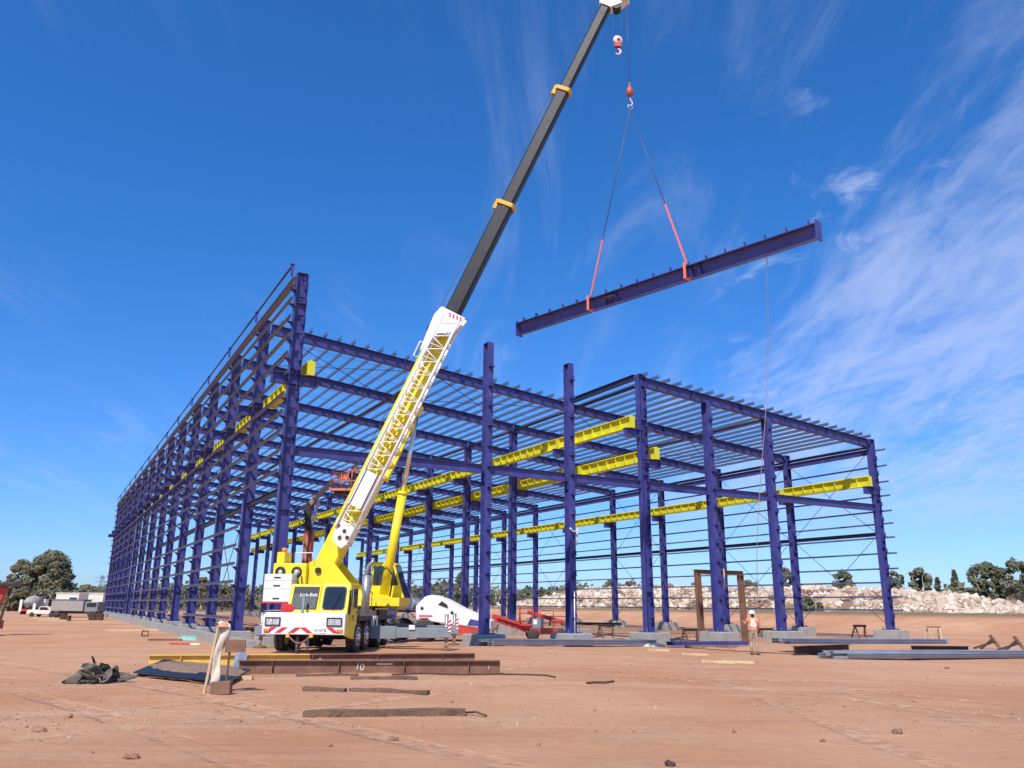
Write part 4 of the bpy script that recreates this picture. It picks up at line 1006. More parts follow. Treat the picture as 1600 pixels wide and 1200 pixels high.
# ------------------------------------------------------------------ people
def person(name, label, loc, rz, joints, mats, height=1.72, hat='helmet', vest=True):
    """one continuous skinned body; joints: dict of name -> (x, y, z) facing -y, for a 1.75 m figure"""
    k = height / 1.75
    J = {n: Vector(p) * k for n, p in joints.items()}
    chain = [('pelvis', 'waist'), ('waist', 'chest'), ('chest', 'neck'), ('neck', 'chin'), ('chin', 'skull'), ('skull', 'crown')]
    for s in 'lr': chain += [('pelvis', 'hip' + s), ('hip' + s, 'knee' + s), ('knee' + s, 'calf' + s), ('calf' + s, 'ankle' + s), ('ankle' + s, 'toe' + s), ('chest', 'sho' + s), ('sho' + s, 'elb' + s), ('elb' + s, 'wri' + s), ('wri' + s, 'palm' + s)]
    rad = dict(pelvis=(.155, .115), waist=(.145, .105), chest=(.17, .115), neck=(.06, .06), chin=(.068, .075), skull=(.085, .10), crown=(.06, .07))
    for s in 'lr': rad.update({'hip' + s: (.095, .10), 'knee' + s: (.068, .07), 'calf' + s: (.066, .066), 'ankle' + s: (.05, .055), 'toe' + s: (.048, .035), 'sho' + s: (.068, .07), 'elb' + s: (.048, .05), 'wri' + s: (.033, .035), 'palm' + s: (.038, .022)})
    names = list(J); me = bpy.data.meshes.new('tmp')
    me.from_pydata([J[n] for n in names], [(names.index(a), names.index(b)) for a, b in chain], [])
    ob = bpy.data.objects.new('tmp', me); col.objects.link(ob)
    md = ob.modifiers.new('skin', 'SKIN'); md.branch_smoothing = 0.6
    for i, n in enumerate(names):
        me.skin_vertices[0].data[i].radius = (rad[n][0] * k, rad[n][1] * k); me.skin_vertices[0].data[i].use_root = (n == 'pelvis')
    ob.modifiers.new('sub', 'SUBSURF').levels = 2
    bpy.context.view_layer.update()
    body = bpy.data.meshes.new_from_object(ob.evaluated_get(bpy.context.evaluated_depsgraph_get()))
    bpy.data.objects.remove(ob)
    body.name = 'body'; body.materials.clear()
    for m in (mats['trousers'], mats['shirt'], M['skin'], M['boot'], M['hair']): body.materials.append(m)
    root = thing(name, label, 'person', loc, rz)
    wz = J['waist'].z - .03; segs = [(J['elb' + s], J['wri' + s], J['palm' + s]) for s in 'lr']
    for p in body.polygons:
        c = p.center; p.use_smooth = True
        hand = any((c - q).length < .085 * k or (c - w).length < .05 * k for _, w, q in segs)
        head = c.z > J['neck'].z + .0 and (c - J['neck']).length < .45
        arm = any((c - e).length < .22 and abs(c.x) > .2 for e, _, _ in segs)
        if head: p.material_index = 4 if (c.z > J['skull'].z + .02 or c.y > J['skull'].y + .04) else 2
        elif hand: p.material_index = 2
        elif c.z < max(J['anklel'].z, J['ankler'].z) + .06: p.material_index = 3
        elif c.z < wz and not arm: p.material_index = 0
        else: p.material_index = 1
    bo = put(body, 'body', root)
    # face: nose, eyes, ears
    hdv = J['skull']; fb = MB()
    fwd = (J['toel'] + J['toer'] - J['anklel'] - J['ankler']); fwd.z = 0; fwd.normalize(); sd_ = fwd.cross(Vector((0, 0, 1)))
    fb.poly([hdv + fwd * .085 + Vector((0, 0, .01)), hdv + fwd * .085 + sd_ * .018 - Vector((0, 0, .04)), hdv + fwd * .085 - sd_ * .018 - Vector((0, 0, .04))], .03, fwd, 0)
    for s in (-1, 1):
        fb.lathe([(0, 0), (.012, 0), (.012, .008), (0, .012)], hdv + fwd * .088 + sd_ * .032 * s + Vector((0, 0, .012)), fwd, 8, 1)
        fb.box(hdv + sd_ * .088 * s - Vector((0, 0, .02)), (.02, .035, .055), None, 0)
    fb.box(hdv + fwd * .085 - Vector((0, 0, .065)), (.045, .012, .010), None, 2)
    fb.build('face', [M['skin'], M['hair'], M['redstripe']], root)
    # fingers
    fg = MB()
    for s in 'lr':
        w, q = J['wri' + s], J['palm' + s]; d = (q - w).normalized(); sx = d.cross(Vector((0, 1, .2))).normalized(); n = d.cross(sx)
        for i, l in enumerate((.07, .08, .075, .06)):
            b = q + d * .02 + sx * (i - 1.5) * .018
            fg.tube([b, b + d * l * .5 + n * .01, b + d * l * .8 + n * .035], [.0095, .009, .007], 6)
        b = q - d * .01 + sx * -.035; fg.tube([b, b + (d * .6 - sx).normalized() * .035, b + (d - sx * .5).normalized() * .06 + n * .02], [.011, .010, .008], 6)
    fg.build('fingers', M['skin'], root)
    if vest:
        vb = bmesh.new(); vb.from_mesh(body)
        lo, hi = J['pelvis'].z + .03, J['neck'].z - .05
        kill = [f for f in vb.faces if not (lo < f.calc_center_median().z < hi and abs(f.calc_center_median().x - J['chest'].x) < .235 and (f.calc_center_median() - J['chest']).length < .5)]
        bmesh.ops.delete(vb, geom=kill, context='FACES')
        for v in vb.verts: v.co += v.normal * .018
        vm = bpy.data.meshes.new('vest'); vb.to_mesh(vm); vb.free(); vm.materials.clear(); vm.materials.append(M['hivis']); vm.materials.append(M['reflect'])
        for p in vm.polygons:
            p.use_smooth = True; c = p.center - J['chest']
            band = abs(c.z + .17) < .028 or (c.z > -.12 and abs(abs(c.x) - (.02 + .45 * abs(c.z - .02))) < .028)
            p.material_index = 1 if band else 0
        put(vm, 'vest', root)
    if hat == 'helmet':
        c = J['crown'] - Vector((0, 0, .06)); hb_ = MB()
        hb_.lathe([(.165, -.02), (.168, -.012), (.125, .0), (.122, .04), (.11, .085), (.08, .115), (.04, .128), (0, .13)], c, (0, 0, 1), 22)
        put(hb_.mesh('hard_hat', M['helmet']), 'hard_hat', root)
        br = MB().lathe([(.12, -.01), (.20, -.03), (.205, -.022), (.125, .005)], c, (0, 0, 1), 22); br.build('hat_brim', M['khaki'], root)
    return root
stand = dict(pelvis=(0, 0, .95), waist=(0, .01, 1.10), chest=(0, .0, 1.33), neck=(0, -.02, 1.50), chin=(0, -.05, 1.57), skull=(0, -.055, 1.645), crown=(0, -.05, 1.71),
             hipl=(.09, 0, .88), kneel=(.11, -.03, .49), calfl=(.112, .015, .33), anklel=(.115, .03, .08), toel=(.13, -.11, .035),
             hipr=(-.09, 0, .88), kneer=(-.10, -.02, .49), calfr=(-.105, .02, .33), ankler=(-.11, .04, .08), toer=(-.13, -.10, .035),
             shol=(.185, 0, 1.43), elbl=(.26, -.03, 1.17), wril=(.22, -.20, 1.02), palml=(.20, -.26, 1.00),
             shor=(-.185, 0, 1.43), elbr=(-.25, -.05, 1.18), wrir=(-.17, -.25, 1.10), palmr=(-.13, -.31, 1.10))
WP = G(1180, 1023, .03)
WP.z = gz(WP) + .0
work = dict(stand); work.update(elbl=(.30, -.10, 1.22), wril=(.36, -.30, 1.30), palml=(.37, -.37, 1.33), kneel=(.12, -.07, .50), toel=(.16, -.16, .035), anklel=(.13, -.02, .08), skull=(.02, -.075, 1.64), crown=(.025, -.075, 1.705))
person('person', 'person in orange vest, pale helmet and khaki trousers standing by the rusty portal frame', WP, R(165), work, dict(trousers=M['khaki'], shirt=M['hivis']), 1.66)
hand = WP + Matrix.Rotation(R(165), 3, 'Z') @ Vector((-.13, -.31, 1.05))
tp = A_ + bdv * Lb * .862 - nrm_b * .15
pts = []
for i in range(25):
    t = i / 24; p = tp.lerp(hand, t); p.z -= 0.9 * math.sin(math.pi * t) * (0.4 + .6 * t); p += Vector((.12 * math.sin(t * 7), 0, 0)); pts.append(p)
tag(MB().tube(pts, .013, 5).tube([tp + Vector((0, 0, .4)), tp, tp - Vector((0, 0, .5))], .02, 5).build('tag_line', M['rope']), 'pale tag line rope hanging from the right end of the raised rafter', 'rope')

# ------------------------------------------------------------------ boom lift inside the frame with a worker in its basket
LY = 44.0
bl = thing('boom_lift', 'red articulated boom lift raised inside the shed behind the crane', 'boom lift', (-10.9, LY, 0))
def bp(mb, n, m, p=None): return mb.build(n, m, p or bl)
bp(MB().bb(-1.2, 1.2, -1.1, 1.1, .45, 1.0), 'chassis', M['red'])
for x in (-.9, .9):
    for y in (-1.1, 1.1): bp(MB().lathe([(0, -.16), (.36, -.16), (.42, -.1), (.42, .1), (.36, .16), (0, .16)], (x, y, .42), (0, 1, 0), 18), 'wheel', M['tyre'])
bp(MB().bb(-1.1, .9, -.8, .8, 1.02, 1.9), 'turret', M['red'])
bp(MB().bar((.0, 0, 1.7), (.05, 0, 5.6), .44, .48, (0, 1, 0)), 'tower_boom', M['red'])
bp(MB().bar((-.02, -.36, 1.7), (.03, -.36, 5.5), .14, .12, (0, 1, 0)), 'tower_ram', M['liftarm'])
bp(MB().bar((.05, 0, 5.4), (-.22, 0, 7.0), .30, .34, (0, 1, 0)), 'knuckle', M['black'])
bp(MB().tube([(.25, -.25, 5.4), (-.3, -.3, 6.1), (.15, -.3, 6.5), (-.2, -.25, 7.1)], .04, 6), 'hose_loop', M['black'])
EB = AY(519, 752, LY) - Vector((-10.9, LY, 0))
bp(MB().bar((-.2, 0, 6.85), (EB.x, 0, EB.z), .24, .30, (0, 1, 0), 0, .20, .22), 'upper_boom', M['liftarm'])
bp(MB().bar((.1, 0, 5.9), ((EB.x - .2) * .5, 0, (EB.z + 6.85) * .5 - .3), .14, .14), 'lift_ram', M['steelpipe'])
bx0 = AY(518, 768, LY).x + 10.9; fl = AY(518, 768, LY).z
bk = bp(MB().bb(bx0, bx0 + 2.3, -.45, .45, fl, fl + .12), 'basket_floor', M['liftred'])
bp(MB().bb(bx0 + .2, bx0 + 2.1, -.3, .3, fl - .16, fl - .01), 'floor_frame', M['black'], bk)
rl = MB()
for z in (.55, 1.10): rl.tube([(bx0 + .03, -.42, fl + z), (bx0 + 2.27, -.42, fl + z), (bx0 + 2.27, .42, fl + z), (bx0 + .03, .42, fl + z), (bx0 + .03, -.42, fl + z)], .028, 6)
bp(rl, 'guard_rail', M['liftred'])
for i in range(5):
    for y in (-.42, .42): bp(MB().tube([(bx0 + .03 + .56 * i, y, fl + .1), (bx0 + .03 + .56 * i, y, fl + 1.10)], .026, 6), 'rail_post', M['liftred'])
ms = MB()
for i in range(22): ms.tube([(bx0 + .05 + .1 * i, -.42, fl + .1), (bx0 + .05 + .1 * i, -.42, fl + .54)], .007, 4)
for i in range(5): ms.tube([(bx0 + .03, -.42, fl + .14 + .09 * i), (bx0 + 2.27, -.42, fl + .14 + .09 * i)], .007, 4)
bp(ms, 'basket_mesh', M['galv'])
bp(MB().bb(bx0 + .35, bx0 + .95, -.36, -.05, fl + .62, fl + 1.0), 'control_box', M['liftred'])
bend = dict(stand); bend.update(waist=(0, .0, 1.09), chest=(0, -.14, 1.28), neck=(0, -.24, 1.41), chin=(0, -.30, 1.45), skull=(0, -.335, 1.51), crown=(0, -.35, 1.575), shol=(.185, -.15, 1.36), shor=(-.185, -.15, 1.36), elbl=(.27, -.22, 1.12), elbr=(-.27, -.24, 1.14), wril=(.2, -.38, 1.12), palml=(.18, -.44, 1.11), wrir=(-.2, -.4, 1.16), palmr=(-.17, -.46, 1.15))
wp_ = AY(549, 760, LY)
person('person', 'person in orange and white hi-vis top standing in the raised red lift basket', (wp_.x, LY, fl + .125), R(70), bend, dict(trousers=M['navy'], shirt=M['hivis']), 1.60, None)

# ------------------------------------------------------------------ things on the ground
def on(px, py, h=0.0):
    z = 0.0
    for _ in range(8): z = gz(G(px, py, z + h))
    p = G(px, py, z + h); return p
# rusty portal frame standing at the fifth column
P1, P2 = on(1097, 1005), on(1165, 1004)
PT = 2.85 * 1.24
pf = thing('portal_frame', 'rusty brown steel goalpost frame standing in front of a blue column', 'steel frame', P1)
dv = P2 - P1
for n_, p in (('post', Vector((0, 0, 0))), ('post', Vector((dv.x, dv.y, 0)))):
    MB().ib(p + Vector((0, 0, -.1)), p + Vector((-.06, 0, PT)), .27, .26, .022, .016, dv.normalized()).build(n_, M['rust'], pf)
MB().ib(Vector((-.25, 0, PT + .12)) , Vector((dv.x + .1, dv.y, PT + .10)), .24, .24, .02, .016).build('lintel', M['rust'], pf)
mb = MB().tube([(dv.x * .55, dv.y * .5 - .2, PT + .3), (dv.x * .56, dv.y * .5 - .22, PT), (dv.x * .55, dv.y * .5 - .2, PT - .75)], [.05, .045, .035], 6)
mb.build('tie_rag', M['cloth'], pf)

def trestle(px, py, w, h, m, label, rz=0.0):
    p = on(px, py); t = thing('trestle', label, 'trestle', p, rz, 'steel trestles set around the building')
    MB().ib((-w / 2, 0, h), (w / 2, 0, h), .14, .14, .015, .012).build('top_rail', m, t)
    for x in (-w * .36, w * .36):
        for y in (-.28, .28):
            MB().bar((x, y * .15, h - .07), (x + (.14 if x > 0 else -.14) * (1 if y > 0 else -.6), y, -.03), .07, .07).build('leg', m, t)
        MB().bar((x, -.18, h * .45), (x, .18, h * .45), .05, .05).build('stretcher', m, t)
    return t
trestle(1080, 1003, 1.05, .62, M['woodold'], 'brown trestle just left of the rusty portal frame post', .3)
trestle(1197, 1001, 1.0, .62, M['woodold'], 'brown trestle behind the standing worker, right of the portal frame', .3)
trestle(1345, 996, .95, .72, M['rust'], 'small rusty trestle left of the far right corner column', .2)
trestle(1461, 1003, .95, .80, M['wood'], 'pale yellowish trestle right of the far right corner column', .2)
trestle(948, 997, 1.15, .72, M['woodold'], 'dark trestle between two front columns carrying a long beam end', .35)
p = on(948, 997)
tag(MB().ib(Vector((-1.9, .9, .80)), Vector((.9, -.1, .80)), .16, .14, .015, .012).build('steel_section', M['black'], None, p), 'dark steel section resting on the trestle between two columns', 'steel beam')
# trestles lying on their side at the right edge
for px_, py_, lab in ((1552, 1014, 'tipped-over rusty trestle at the right, farther from the picture edge'), (1590, 1017, 'tipped-over rusty trestle nearest the right picture edge')):
    p = on(px_, py_); t = thing('trestle', lab, 'trestle', p, .25, 'steel trestles set around the building')
    MB().bar((.14, -.3, .0), (.02, .1, .62), .13, .12).build('top_rail', M['rust'], t)
    MB().bar((-.95, .2, .02), (.05, -.1, .34), .10, .08).build('leg', M['rustdk'], t)
    MB().bar((-.90, -.2, .02), (.05, 0, .46), .08, .08).build('leg', M['rustdk'], t)

# stacks of long purlins on bearers at the right
def stack(name, label, q1, q2, z0, rows, across, w, h, m, grp=None, jit=.05):
    p1, p2 = Vector(q1), Vector(q2); d = (p2 - p1); d.z = 0; d.normalize(); n = Vector((-d.y, d.x, 0))
    t = thing(name, label, 'steel stack', p1, 0, grp)
    for r_ in range(rows):
        for c_ in range(across):
            o1 = n * (c_ * (w + .012)) + Vector((0, 0, z0 + r_ * (h + .004) + h / 2)); e = rnd.uniform(-jit, jit) * 6
            sk = rnd.uniform(-.05, .05)
            MB().cee(o1 + d * e, (p2 - p1) + o1 + d * (e * .5) + n * sk, h, w, .012, (0, 0, 1), 0, 1 if (r_ + c_) % 2 else -1).build('purlin_length', m, t)
    return t
def bearer(px1, py1, px2, py2, h, w, label, m=M['rustdk']):
    a, b = on(px1, py1), on(px2, py2); d = b - a
    return tag(MB().ib(Vector((0, 0, h / 2)), Vector((d.x, d.y, h / 2)), h, w, .02, .02).build('bearer_beam', m, None, a), label, 'steel beam')
bearer(1241, 1024, 1327, 1021, .34, .26, 'black steel bearer under the left end of the long purlin stack')
bearer(1425, 1022, 1514, 1022, .34, .26, 'black steel bearer under the right end of the long purlin stack')
q1, q2 = on(1238, 1020), on(1480, 1020)
stack('purlin_stack', 'upper stack of long pale grey purlins raised on black bearers', q1 + Vector((-.1, .2, 0)), q2 + Vector((.3, .4, 0)), .345, 2, 9, .09, .10, M['lilac'])
q1, q2 = on(1316, 1030), on(1640, 1029)
stack('purlin_stack', 'lower stack of long grey purlins lying on the ground at the right', q1, q2, .02, 3, 7, .09, .085, M['lilac'], None, .12)
q1, q2 = B2W(8.3, -1.75), B2W(17.3, -1.45)
q1.z = gz(q1); q2.z = gz(q2)
stack('purlin_stack', 'long flat row of grey purlins lying before the middle footings', q1, q2, .03, 2, 8, .11, .12, M['lilac'])
q1, q2 = on(1056, 1011), on(1172, 1010)
stack('purlin_stack', 'dark blue steel lengths lying under the rusty portal frame', q1, q2, .06, 1, 5, .13, .16, M['blue'])
for i, (a, b) in enumerate(((1086, 1012), (1135, 1012))):
    p = on(a, b); tag(MB().box((0, 0, .05), (.9, .22, .12)).build('timber_block', M['woodbrd'], None, p), ('timber packer under the left of the blue steel lengths', 'timber packer under the right of the blue steel lengths')[i], 'timber')
# pale timber offcuts on the open ground
for px_, py_, w, rz, lab in ((1028, 1017, .9, .1, 'short pale plank left of three, near the fourth column'), (1085, 1024, 1.0, .05, 'wide pale plank in the middle of the open ground'), (1122, 1036, 1.0, -.08, 'pale board nearest the camera, left of the worker'), (1153, 1036, .95, -.2, 'pale board overlapping its neighbour before the worker')):
    p = on(px_, py_); tag(MB().box((0, 0, .035), (w, .24, .07), Matrix.Rotation(R(2), 3, 'Y')).build('timber_plank', M['wood'], None, p, rz), lab, 'plank')
# crumpled plastic by the fourth footing
def lump(name, label, cat, p, sx, sy, sz, m, seed, folds=3.0, sub=28, kind=None):
    mb = MB(); vs = []; n = sub
    for i in range(n + 1):
        for j in range(n + 1):
            x = 2 * i / n - 1; y = 2 * j / n - 1
            xs, ys = x * math.sqrt(1 - y * y / 2), y * math.sqrt(1 - x * x / 2)          # square to disc
            t = min(1, math.hypot(xs, ys)); an = math.atan2(ys, xs)
            edge = 1 + .30 * nz(math.cos(an) * 1.6 + seed, math.sin(an) * 1.6, seed)
            w1 = nz(xs * folds * .7 + seed, ys * folds * .7, seed); wx, wy = xs + .25 * w1, ys - .2 * w1
            f = 1 - 2.2 * abs(nz(wx * folds + seed, wy * folds * 1.6, seed * 1.7)); f2 = 1 - 2.4 * abs(nz(wx * folds * 2.3, wy * folds * 2.9, seed + 3))
            big = .5 + .9 * nz(xs * 1.3 + seed * 2, ys * 1.3, seed)
            h = (1 - t ** 3) * max(.06, big * .75 + .30 * f + .14 * f2)
            vs.append((xs * edge * sx + .05 * sx * f2, ys * edge * sy, max(.005, h * sz) - .03 * t))
    mb.add(vs, [(i * (n + 1) + j, (i + 1) * (n + 1) + j, (i + 1) * (n + 1) + j + 1, i * (n + 1) + j + 1) for i in range(n) for j in range(n)], 0, True)
    o = mb.build(name, m, None, p); tag(o, label, cat, None, kind); return o
p = on(1018, 1010); lump('plastic_wrap', 'crumpled pale wrapping beside the fourth column footing', 'wrapping', p, .75, .35, .22, M['cloth'], 4.2, 3.5)
p = on(153, 1068)
def cloth_heap(n=46, W=1.9, H=1.5):
    """a gathered sheet dropped on the ground and left to crumple"""
    vs = []
    for i in range(n + 1):
        for j in range(n + 1):
            u, v = i / n - .5, j / n - .5
            x = u * W * .50 + .06 * nz(u * 5, v * 5, 1); y = v * H * .42 + .05 * nz(u * 5, v * 5, 4)
            z = .45 + .16 * math.sin(u * 17 + 2 * nz(u * 3, v * 3, 2)) + .15 * math.sin(v * 15 + 3 * nz(u * 3, v * 3, 7)) + .18 * nz(u * 4, v * 4, 9)
            vs.append((x, y, z))
    me = bpy.data.meshes.new('tarpaulin')
    me.from_pydata(vs, [], [(i * (n + 1) + j, (i + 1) * (n + 1) + j, (i + 1) * (n + 1) + j + 1, i * (n + 1) + j + 1) for i in range(n) for j in range(n)])
    o = bpy.data.objects.new('sheet', me); col.objects.link(o)
    gm = bpy.data.meshes.new('floor'); gm.from_pydata([(-3, -3, 0), (3, -3, 0), (3, 3, 0), (-3, 3, 0)], [], [(0, 1, 2, 3)])
    g = bpy.data.objects.new('floor', gm); col.objects.link(g); g.modifiers.new('col', 'COLLISION'); g.collision.cloth_friction = 40; g.collision.thickness_outer = .01
    bmx = bpy.data.meshes.new('prop'); bq = bmesh.new(); bmesh.ops.create_uvsphere(bq, u_segments=12, v_segments=8, radius=.16, matrix=Matrix.Translation((-.22, 0, .08))); bq.to_mesh(bmx); bq.free()
    b1 = bpy.data.objects.new('prop', bmx); col.objects.link(b1); b1.modifiers.new('col', 'COLLISION')
    m = o.modifiers.new('cloth', 'CLOTH'); cs = m.settings; cs.quality = 5; cs.mass = .4; cs.tension_stiffness = 15; cs.compression_stiffness = 15; cs.shear_stiffness = 5; cs.bending_stiffness = 1.2; cs.air_damping = 2
    k = m.collision_settings; k.use_self_collision = True; k.self_distance_min = .012; k.distance_min = .012; k.collision_quality = 3
    m.point_cache.frame_start = 1; m.point_cache.frame_end = 60
    for f in range(1, 46): scene.frame_set(f)
    r = bpy.data.meshes.new_from_object(o.evaluated_get(bpy.context.evaluated_depsgraph_get()))
    for q in (o, g, b1): bpy.data.objects.remove(q)
    scene.frame_set(1)
    return r
heap = cloth_heap()
xs_ = sorted(v.co.x for v in heap.vertices); ys_ = [v.co.y for v in heap.vertices]
cx_, cy_ = (min(xs_) + max(xs_)) / 2, (min(ys_) + max(ys_)) / 2; sx_ = 1.12 / (max(xs_) - min(xs_))
for v in heap.vertices: v.co = Vector(((v.co.x - cx_) * sx_, (v.co.y - cy_) * sx_, v.co.z * sx_ * 1.05))
heap.materials.clear(); heap.materials.append(M['tarp'])
for q in heap.polygons: q.use_smooth = True
o = tag(put(heap, 'tarpaulin', None, p + Vector((0, 0, -.005))), 'crumpled dark grey-brown tarpaulin heaped on the bare earth at left', 'tarpaulin')
sm_ = o.modifiers.new('sub', 'SUBSURF'); sm_.levels = 1; sm_.render_levels = 1

# rusty I-beams in the foreground
def ibeam_thing(label, q1, q2, h, w, m, nst, second=None):
    d = q2 - q1
    if not second: d.z = 0
    t = thing('rusty_beam' if not second else 'painted_beam', label, 'steel beam', q1); L = d.length; dn = d.normalized(); sd_ = Vector((dn.y, -dn.x, 0))
    up = Vector((0, 0, h / 2 + .0))
    if second:
        c = dn * (L * second); MB().ib(up, c + up, h, w, .02, .014).build('yellow_length', M['oldyel'], t); MB().ib(c + up + dn * .002, dn * L + up, h, w, .02, .014).build('bare_length', m, t)
    else: MB().ib(up, dn * L + up, h, w, .02, .014).build('i_section', m, t)
    for i in range(nst):
        x = L * (i + .5) / nst; MB().box(dn * x + up + sd_ * (w * .25), (.014, w * .46, h - .045), Matrix.Rotation(math.atan2(dn.y, dn.x), 3, 'Z')).build('stiffener', m if not second or x > L * second else M['oldyel'], t)
    return t, dn, sd_, L
q1, q2 = on(372, 1053), on(781, 1053)
t, dn, sd_, L = ibeam_thing('long rusty brown steel beam lying nearest the camera, chalked with a ten', q1, q2, .28, .17, M['rust'], 4)
rzb = math.atan2(dn.y, dn.x)
def chalk(s, frac, size, z, parent, dn, sd_, L, off):
    tm = text_mesh(s, size, 'chalk_mark', .002); tm.materials.append(M['chalk']); pos = dn * (L * frac) + sd_ * off + Vector((0, 0, z))
    o = put(tm, 'chalk_mark', parent, pos); o.rotation_euler = (R(90), R(8), rzb); return o
chalk('10', .455, .20, .14, t, dn, sd_, L, .012)
chalk('1', .955, .12, .13, t, dn, sd_, L, .012)
MB().box(dn * (L * .55) + sd_ * .011 + Vector((0, 0, .20)), (.34, .006, .035), Matrix.Rotation(rzb, 3, 'Z')).build('chalk_smear', M['chalk'], t)
pB1 = AY(233, 1023.5, 20.5); pB2 = AY(742, 1020.5, 20.9)
q1 = Vector((pB1.x, pB1.y, 0)); q2 = Vector((pB2.x, pB2.y, 0))
q1.z = pB1.z - .285; q2.z = pB2.z - .285
t2, dn, sd_, L = ibeam_thing('long steel beam half yellow half rusty lying just before the crane', q1, q2, .29, .17, M['rust'], 5, .49)
rzb = math.atan2(dn.y, dn.x)
chalk('A', .52, .19, .14, t2, dn, sd_, L, .012)
# weathered timbers
def plank(p1, p2, w, h, label, m=M['woodold'], wob=.02):
    a, b = on(*p1), on(*p2); mb = MB(); d = b - a; n = 6; pts = []
    dn = d.normalized(); s = Vector((-dn.y, dn.x, 0)); vs = []
    for i in range(n + 1):
        c = d * (i / n); wv = w * (1 + rnd.uniform(-.10, .10)); z = rnd.uniform(0, wob)
        for q in ((-.5, 0), (.5, 0), (.5, 1), (-.5, 1)): vs.append(c + s * q[0] * wv + Vector((0, 0, q[1] * h * (1 + rnd.uniform(-.12, .08)) + z - .01)))
    fs = [(i * 4 + k, i * 4 + (k + 1) % 4, i * 4 + 4 + (k + 1) % 4, i * 4 + 4 + k) for i in range(n) for k in range(4)] + [(3, 2, 1, 0), (n * 4, n * 4 + 1, n * 4 + 2, n * 4 + 3)]
    mb.add(vs, fs); return tag(mb.build('weathered_plank', m, None, a), label, 'plank')
plank((474, 1120), (727, 1118), .17, .085, 'longest weathered dark plank, nearest the camera')
plank((474, 1079), (540, 1081), .14, .06, 'short split plank at the left of the middle pair')
plank((548, 1080), (669, 1086), .14, .06, 'long split plank at the right of the middle pair')
plank((548, 1062), (652, 1062), .12, .06, 'thin plank lying just before the rusty beam')
plank((462, 1057), (560, 1056), .10, .05, 'weathered strip against the left foot of the rusty beam')
p1, p2 = on(727, 1117), on(760, 1121)
tag(MB().tube([Vector((0, 0, .03)), (p2 - p1) * .5 + Vector((0, .03, .05)), (p2 - p1) + Vector((0, 0, .02))], .014, 6).build('steel_rod', M['rustdk'], None, p1), 'bent rusty rod at the end of the longest plank', 'rod')
p1 = on(612, 1056); pts = [on(x, y) - p1 + Vector((0, 0, .025)) for x, y in ((612, 1056), (660, 1054), (720, 1056), (780, 1055), (830, 1056), (855, 1057), (868, 1060))]
tag(MB().tube(pts, .016, 6).build('reinforcing_bar', M['rustdk'], None, p1), 'long thin rusty bar lying along the foot of the rusty beam', 'bar')
p = on(937, 1069); tag(MB().tube([(-.25, 0, .02), (-.1, .03, .03), (.1, 0, .03), (.28, .05, .05)], .022, 6).build('bent_rod', M['rustdk'], None, p), 'short bent rusty rod alone on the open ground', 'rod')

# steel plate with dirt, tilted on a packer
pc = [on(208, 1050, .08), on(356, 1065, .09), on(392, 1046, .12), on(256, 1030, .17)]
c0 = sum(pc, Vector()) / 4
t = thing('steel_plate', 'dark tilted steel plate covered with a spread of loose dirt', 'steel plate', Vector((c0.x, c0.y, 0)))
off = Vector((c0.x, c0.y, 0))
MB().poly([q - off for q in pc], .022, (0, 0, -1)).build('plate', M['plate'], t)
mb = MB(); vs = []; nn_ = 26
for i in range(nn_ + 1):
    for j in range(nn_ + 1):
        u, v = i / nn_, j / nn_
        q = pc[0].lerp(pc[1], u).lerp(pc[3].lerp(pc[2], u), v) - off
        r_ = ((u - .52) / .42) ** 2 + ((v - .62) / .36) ** 2
        h = .045 * (1 - r_ * .8) * (1 + .6 * nz(u * 5, v * 5, 3)) + .018 * nz(u * 14, v * 14, 1) + .012
        vs.append(q + Vector((0, 0, h)))
mb.add(vs, [(i * (nn_ + 1) + j, (i + 1) * (nn_ + 1) + j, (i + 1) * (nn_ + 1) + j + 1, i * (nn_ + 1) + j + 1) for i in range(nn_) for j in range(nn_)], 0, True)
mb.build('dirt_layer', M['dirt'], t)
for i, (px_, py_) in enumerate(((262, 1053), (350, 1056))):
    p = on(px_, py_); tag(MB().box((0, 0, .03), (.5, .12, .10)).build('timber_packer', M['woodold'], None, p + Vector((0, .4, 0))), ('packer under the left side of the dark plate', 'packer under the right side of the dark plate')[i], 'timber')
# survey stakes with cloth and boards
sp = on(318, 1083)
t = thing('survey_stake', 'timber survey stake wrapped in pale tape with brown boards beside it', 'stake', sp)
t.scale = (.79, .79, .79)
MB().bar((0, 0, -.1), (.17, 0, 1.34), .055, .045).build('stake', M['wood'], t)
mb = MB(); vs = []; n = 18
for i in range(n + 1):
    f = i / n; z = 1.36 - 1.22 * f
    xl = .205 - .135 * f + .012 * math.sin(f * 11); wd = .22 - .05 * math.sin(f * math.pi) + .03 * math.sin(f * 9)
    for j in range(5):
        g = j / 4; vs.append((xl + wd * g, .03 + .05 * math.sin(g * 5 + f * 8), z + .04 * math.sin(g * 3)))
mb.add(vs, [(i * 5 + j, i * 5 + j + 1, i * 5 + 6 + j, i * 5 + 5 + j) for i in range(n) for j in range(4)], 0, True)
o = mb.build('pale_tape', M['cloth'], t); s_ = o.modifiers.new('solid', 'SOLIDIFY'); s_.thickness = .02
lump('x', None, None, (0, 0, 0), .12, .1, .16, M['orange'], 1.2, 2.5, 10).parent = t
o = t.children[-1]; o.name = 'orange_knot'; o.data.materials[0] = mat('faded_orange', (.62, .30, .16), .8); o.location = (.28, 0, 1.34)
for k_ in ('label', 'category'):
    if k_ in o: del o[k_]
MB().bar((.42, .06, -.1), (.44, .06, 1.0), .04, .04).build('picket', M['woodold'], t)
MB().box((.56, .02, .93), (.42, .03, .25), Matrix.Rotation(R(-2), 3, 'Y')).build('board', M['woodbrd'], t)
